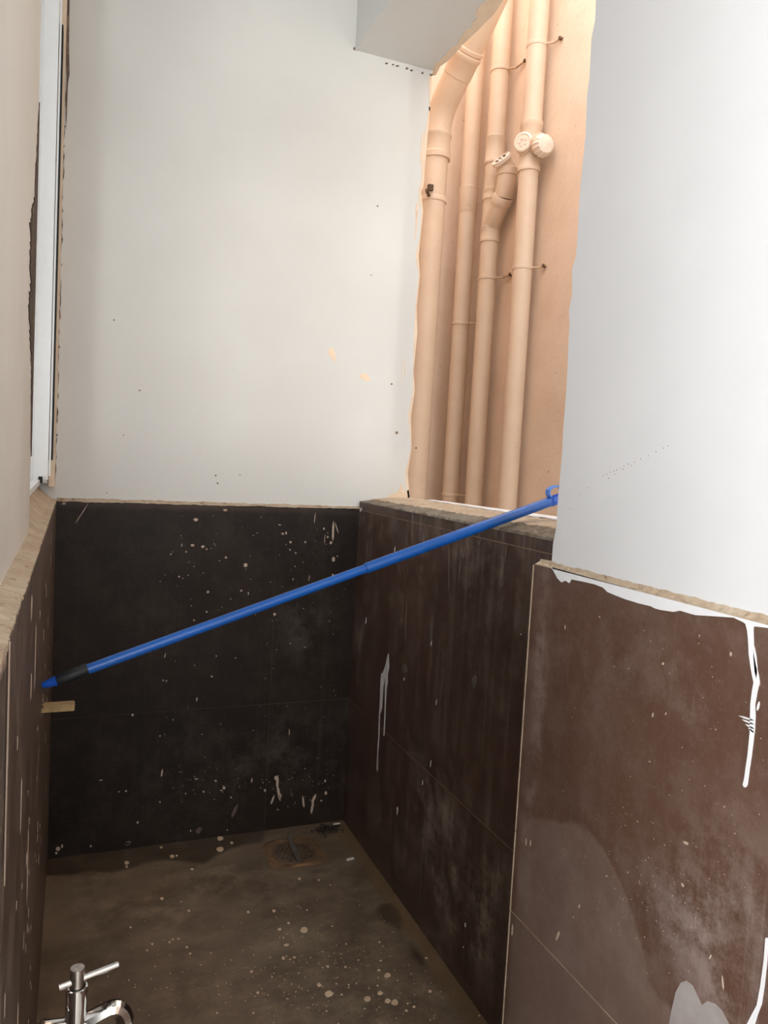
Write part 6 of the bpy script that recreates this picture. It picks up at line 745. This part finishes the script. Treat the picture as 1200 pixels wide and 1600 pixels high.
for iy in range(-6, 7):
    for ix in range(-6, 7):
        cx = (ix+0.5*(iy % 2))*s*1.732; cy = iy*s*1.5
        if math.hypot(cx, cy) > 0.052: continue
        o_ = []; i_ = []; l_ = []
        for k in range(12):
            t = math.pi/6*k + math.pi/6*0; rr = s if k % 2 == 1 else s*0.866
            t2 = t
            o_.append(bm.verts.new(dc+Vector((cx+rr*math.cos(t2), cy+rr*math.sin(t2), 0.0030))))
            i_.append(bm.verts.new(dc+Vector((cx+hr*math.cos(t2), cy+hr*math.sin(t2), 0.0028))))
            l_.append(bm.verts.new(dc+Vector((cx+hr*math.cos(t2), cy+hr*math.sin(t2), 0.0008))))
        for k in range(12):
            j = (k+1) % 12; bm.faces.new((o_[k], o_[j], i_[j], i_[k])); bm.faces.new((i_[k], i_[j], l_[j], l_[k]))
lathe(bm, dc, (0, 0, 1), [(0.0008, 0.052), (0.0030, 0.052), (0.0042, 0.056), (0.0042, 0.061), (0.0015, 0.062), (0.0008, 0.062)], 40) if False else None
ri = []
for z, r in [(0.0008, 0.050), (0.0032, 0.0505), (0.0042, 0.056), (0.0038, 0.061), (0.0004, 0.062)]:
    ri.append([bm.verts.new(dc+Vector((r*math.cos(2*math.pi*k/40), r*math.sin(2*math.pi*k/40), z))) for k in range(40)])
for i in range(4):
    for k in range(40): bm.faces.new((ri[i][k], ri[i][(k+1) % 40], ri[i+1][(k+1) % 40], ri[i+1][k]))
obj('grate', bm, M['grate'], dr_t)
def ribbon(bm, pts, wdir, ws, th=0.0012):
    rr = []
    pts = [Vector(p_) for p_ in pts]; wdir = Vector(wdir).normalized()
    for i, q in enumerate(pts):
        t = (pts[min(i+1, len(pts)-1)]-pts[max(i-1, 0)]).normalized(); n_ = wdir.cross(t).normalized()*th/2
        rr.append([bm.verts.new(q+s_*ws[i]/2*wdir+e_*n_) for s_, e_ in ((-1, -1), (1, -1), (1, 1), (-1, 1))])
    for i in range(len(pts)-1):
        for k in range(4): bm.faces.new((rr[i][k], rr[i][(k+1) % 4], rr[i+1][(k+1) % 4], rr[i+1][k]))
    bm.faces.new(rr[0]); bm.faces.new(rr[-1])
bm = bmesh.new()
ribbon(bm, [(0.615, 2.005, 0.004), (0.613, 2.018, 0.012), (0.607, 2.036, 0.024), (0.602, 2.052, 0.036), (0.598, 2.062, 0.052), (0.599, 2.066, 0.064)], (1, 0.25, 0), [0.014, 0.015, 0.014, 0.011, 0.007, 0.003], 0.003)
strap = obj('bent_strap', bm, M['strap']); strap['label'] = 'curved grey strip standing upright out of the drain grate'; strap['category'] = 'strip'
bm = bmesh.new()
ribbon(bm, [(0.600, 2.098, 0.0055), (0.622, 2.097, 0.011), (0.645, 2.088, 0.011), (0.664, 2.074, 0.008), (0.672, 2.066, 0.0055)], (0.3, 1, 0), [0.003, 0.006, 0.008, 0.006, 0.002], 0.001)
ribbon(bm, [(0.625, 2.115, 0.006), (0.650, 2.140, 0.010), (0.680, 2.152, 0.006)], (1, -1, 0), [0.003, 0.005, 0.002], 0.001)
leaf = obj('dried_leaf', bm, M['dirt_tan']); leaf['label'] = 'curled tan dry leaf sliver lying on the back rim of the drain'; leaf['category'] = 'leaf'

# dirt in the corner, two plaster chips
bm = bmesh.new(); r5 = random.Random(9)
for k in range(260):
    a = r5.uniform(0, 6.28); q = abs(r5.gauss(0, 0.5)); x = 0.748+q*0.042*math.cos(a)*1.3; y = 2.165+q*0.040*math.sin(a)
    if x > XR-0.006 or y > D-0.006: continue
    s = r5.uniform(0.0012, 0.0036); t_ = bmesh.ops.create_icosphere(bm, subdivisions=1, radius=s)
    for v in t_['verts']: v.co.z *= 0.7
    bmesh.ops.translate(bm, verts=t_['verts'], vec=(x, y, s*0.5+0.003*max(0, 1-q)))
dt = obj('dirt', bm, M['dirt']); dt['kind'] = 'stuff'; dt['label'] = 'dark loose grit heaped in the back right floor corner'; dt['category'] = 'dirt'
def chip(pts, z, label):
    bm = bmesh.new(); prism(bm, 'floor', pts, z, z+0.0025)
    o = obj('plaster_chip', bm, M['paint_spot']); o['label'] = label; o['category'] = 'chip'; o['group'] = 'white plaster chips on the floor'
chip([(0.774, 2.187), (0.784, 2.190), (0.797, 2.188), (0.798, 2.184), (0.785, 2.182), (0.775, 2.183)], 0.004, 'thin white plaster chip on the dark grit in the back corner')
chip([(0.747, 1.981), (0.756, 1.986), (0.770, 1.986), (0.771, 1.979), (0.760, 1.977), (0.748, 1.975)], 0.0003, 'white plaster chip lying on bare floor right of the drain')
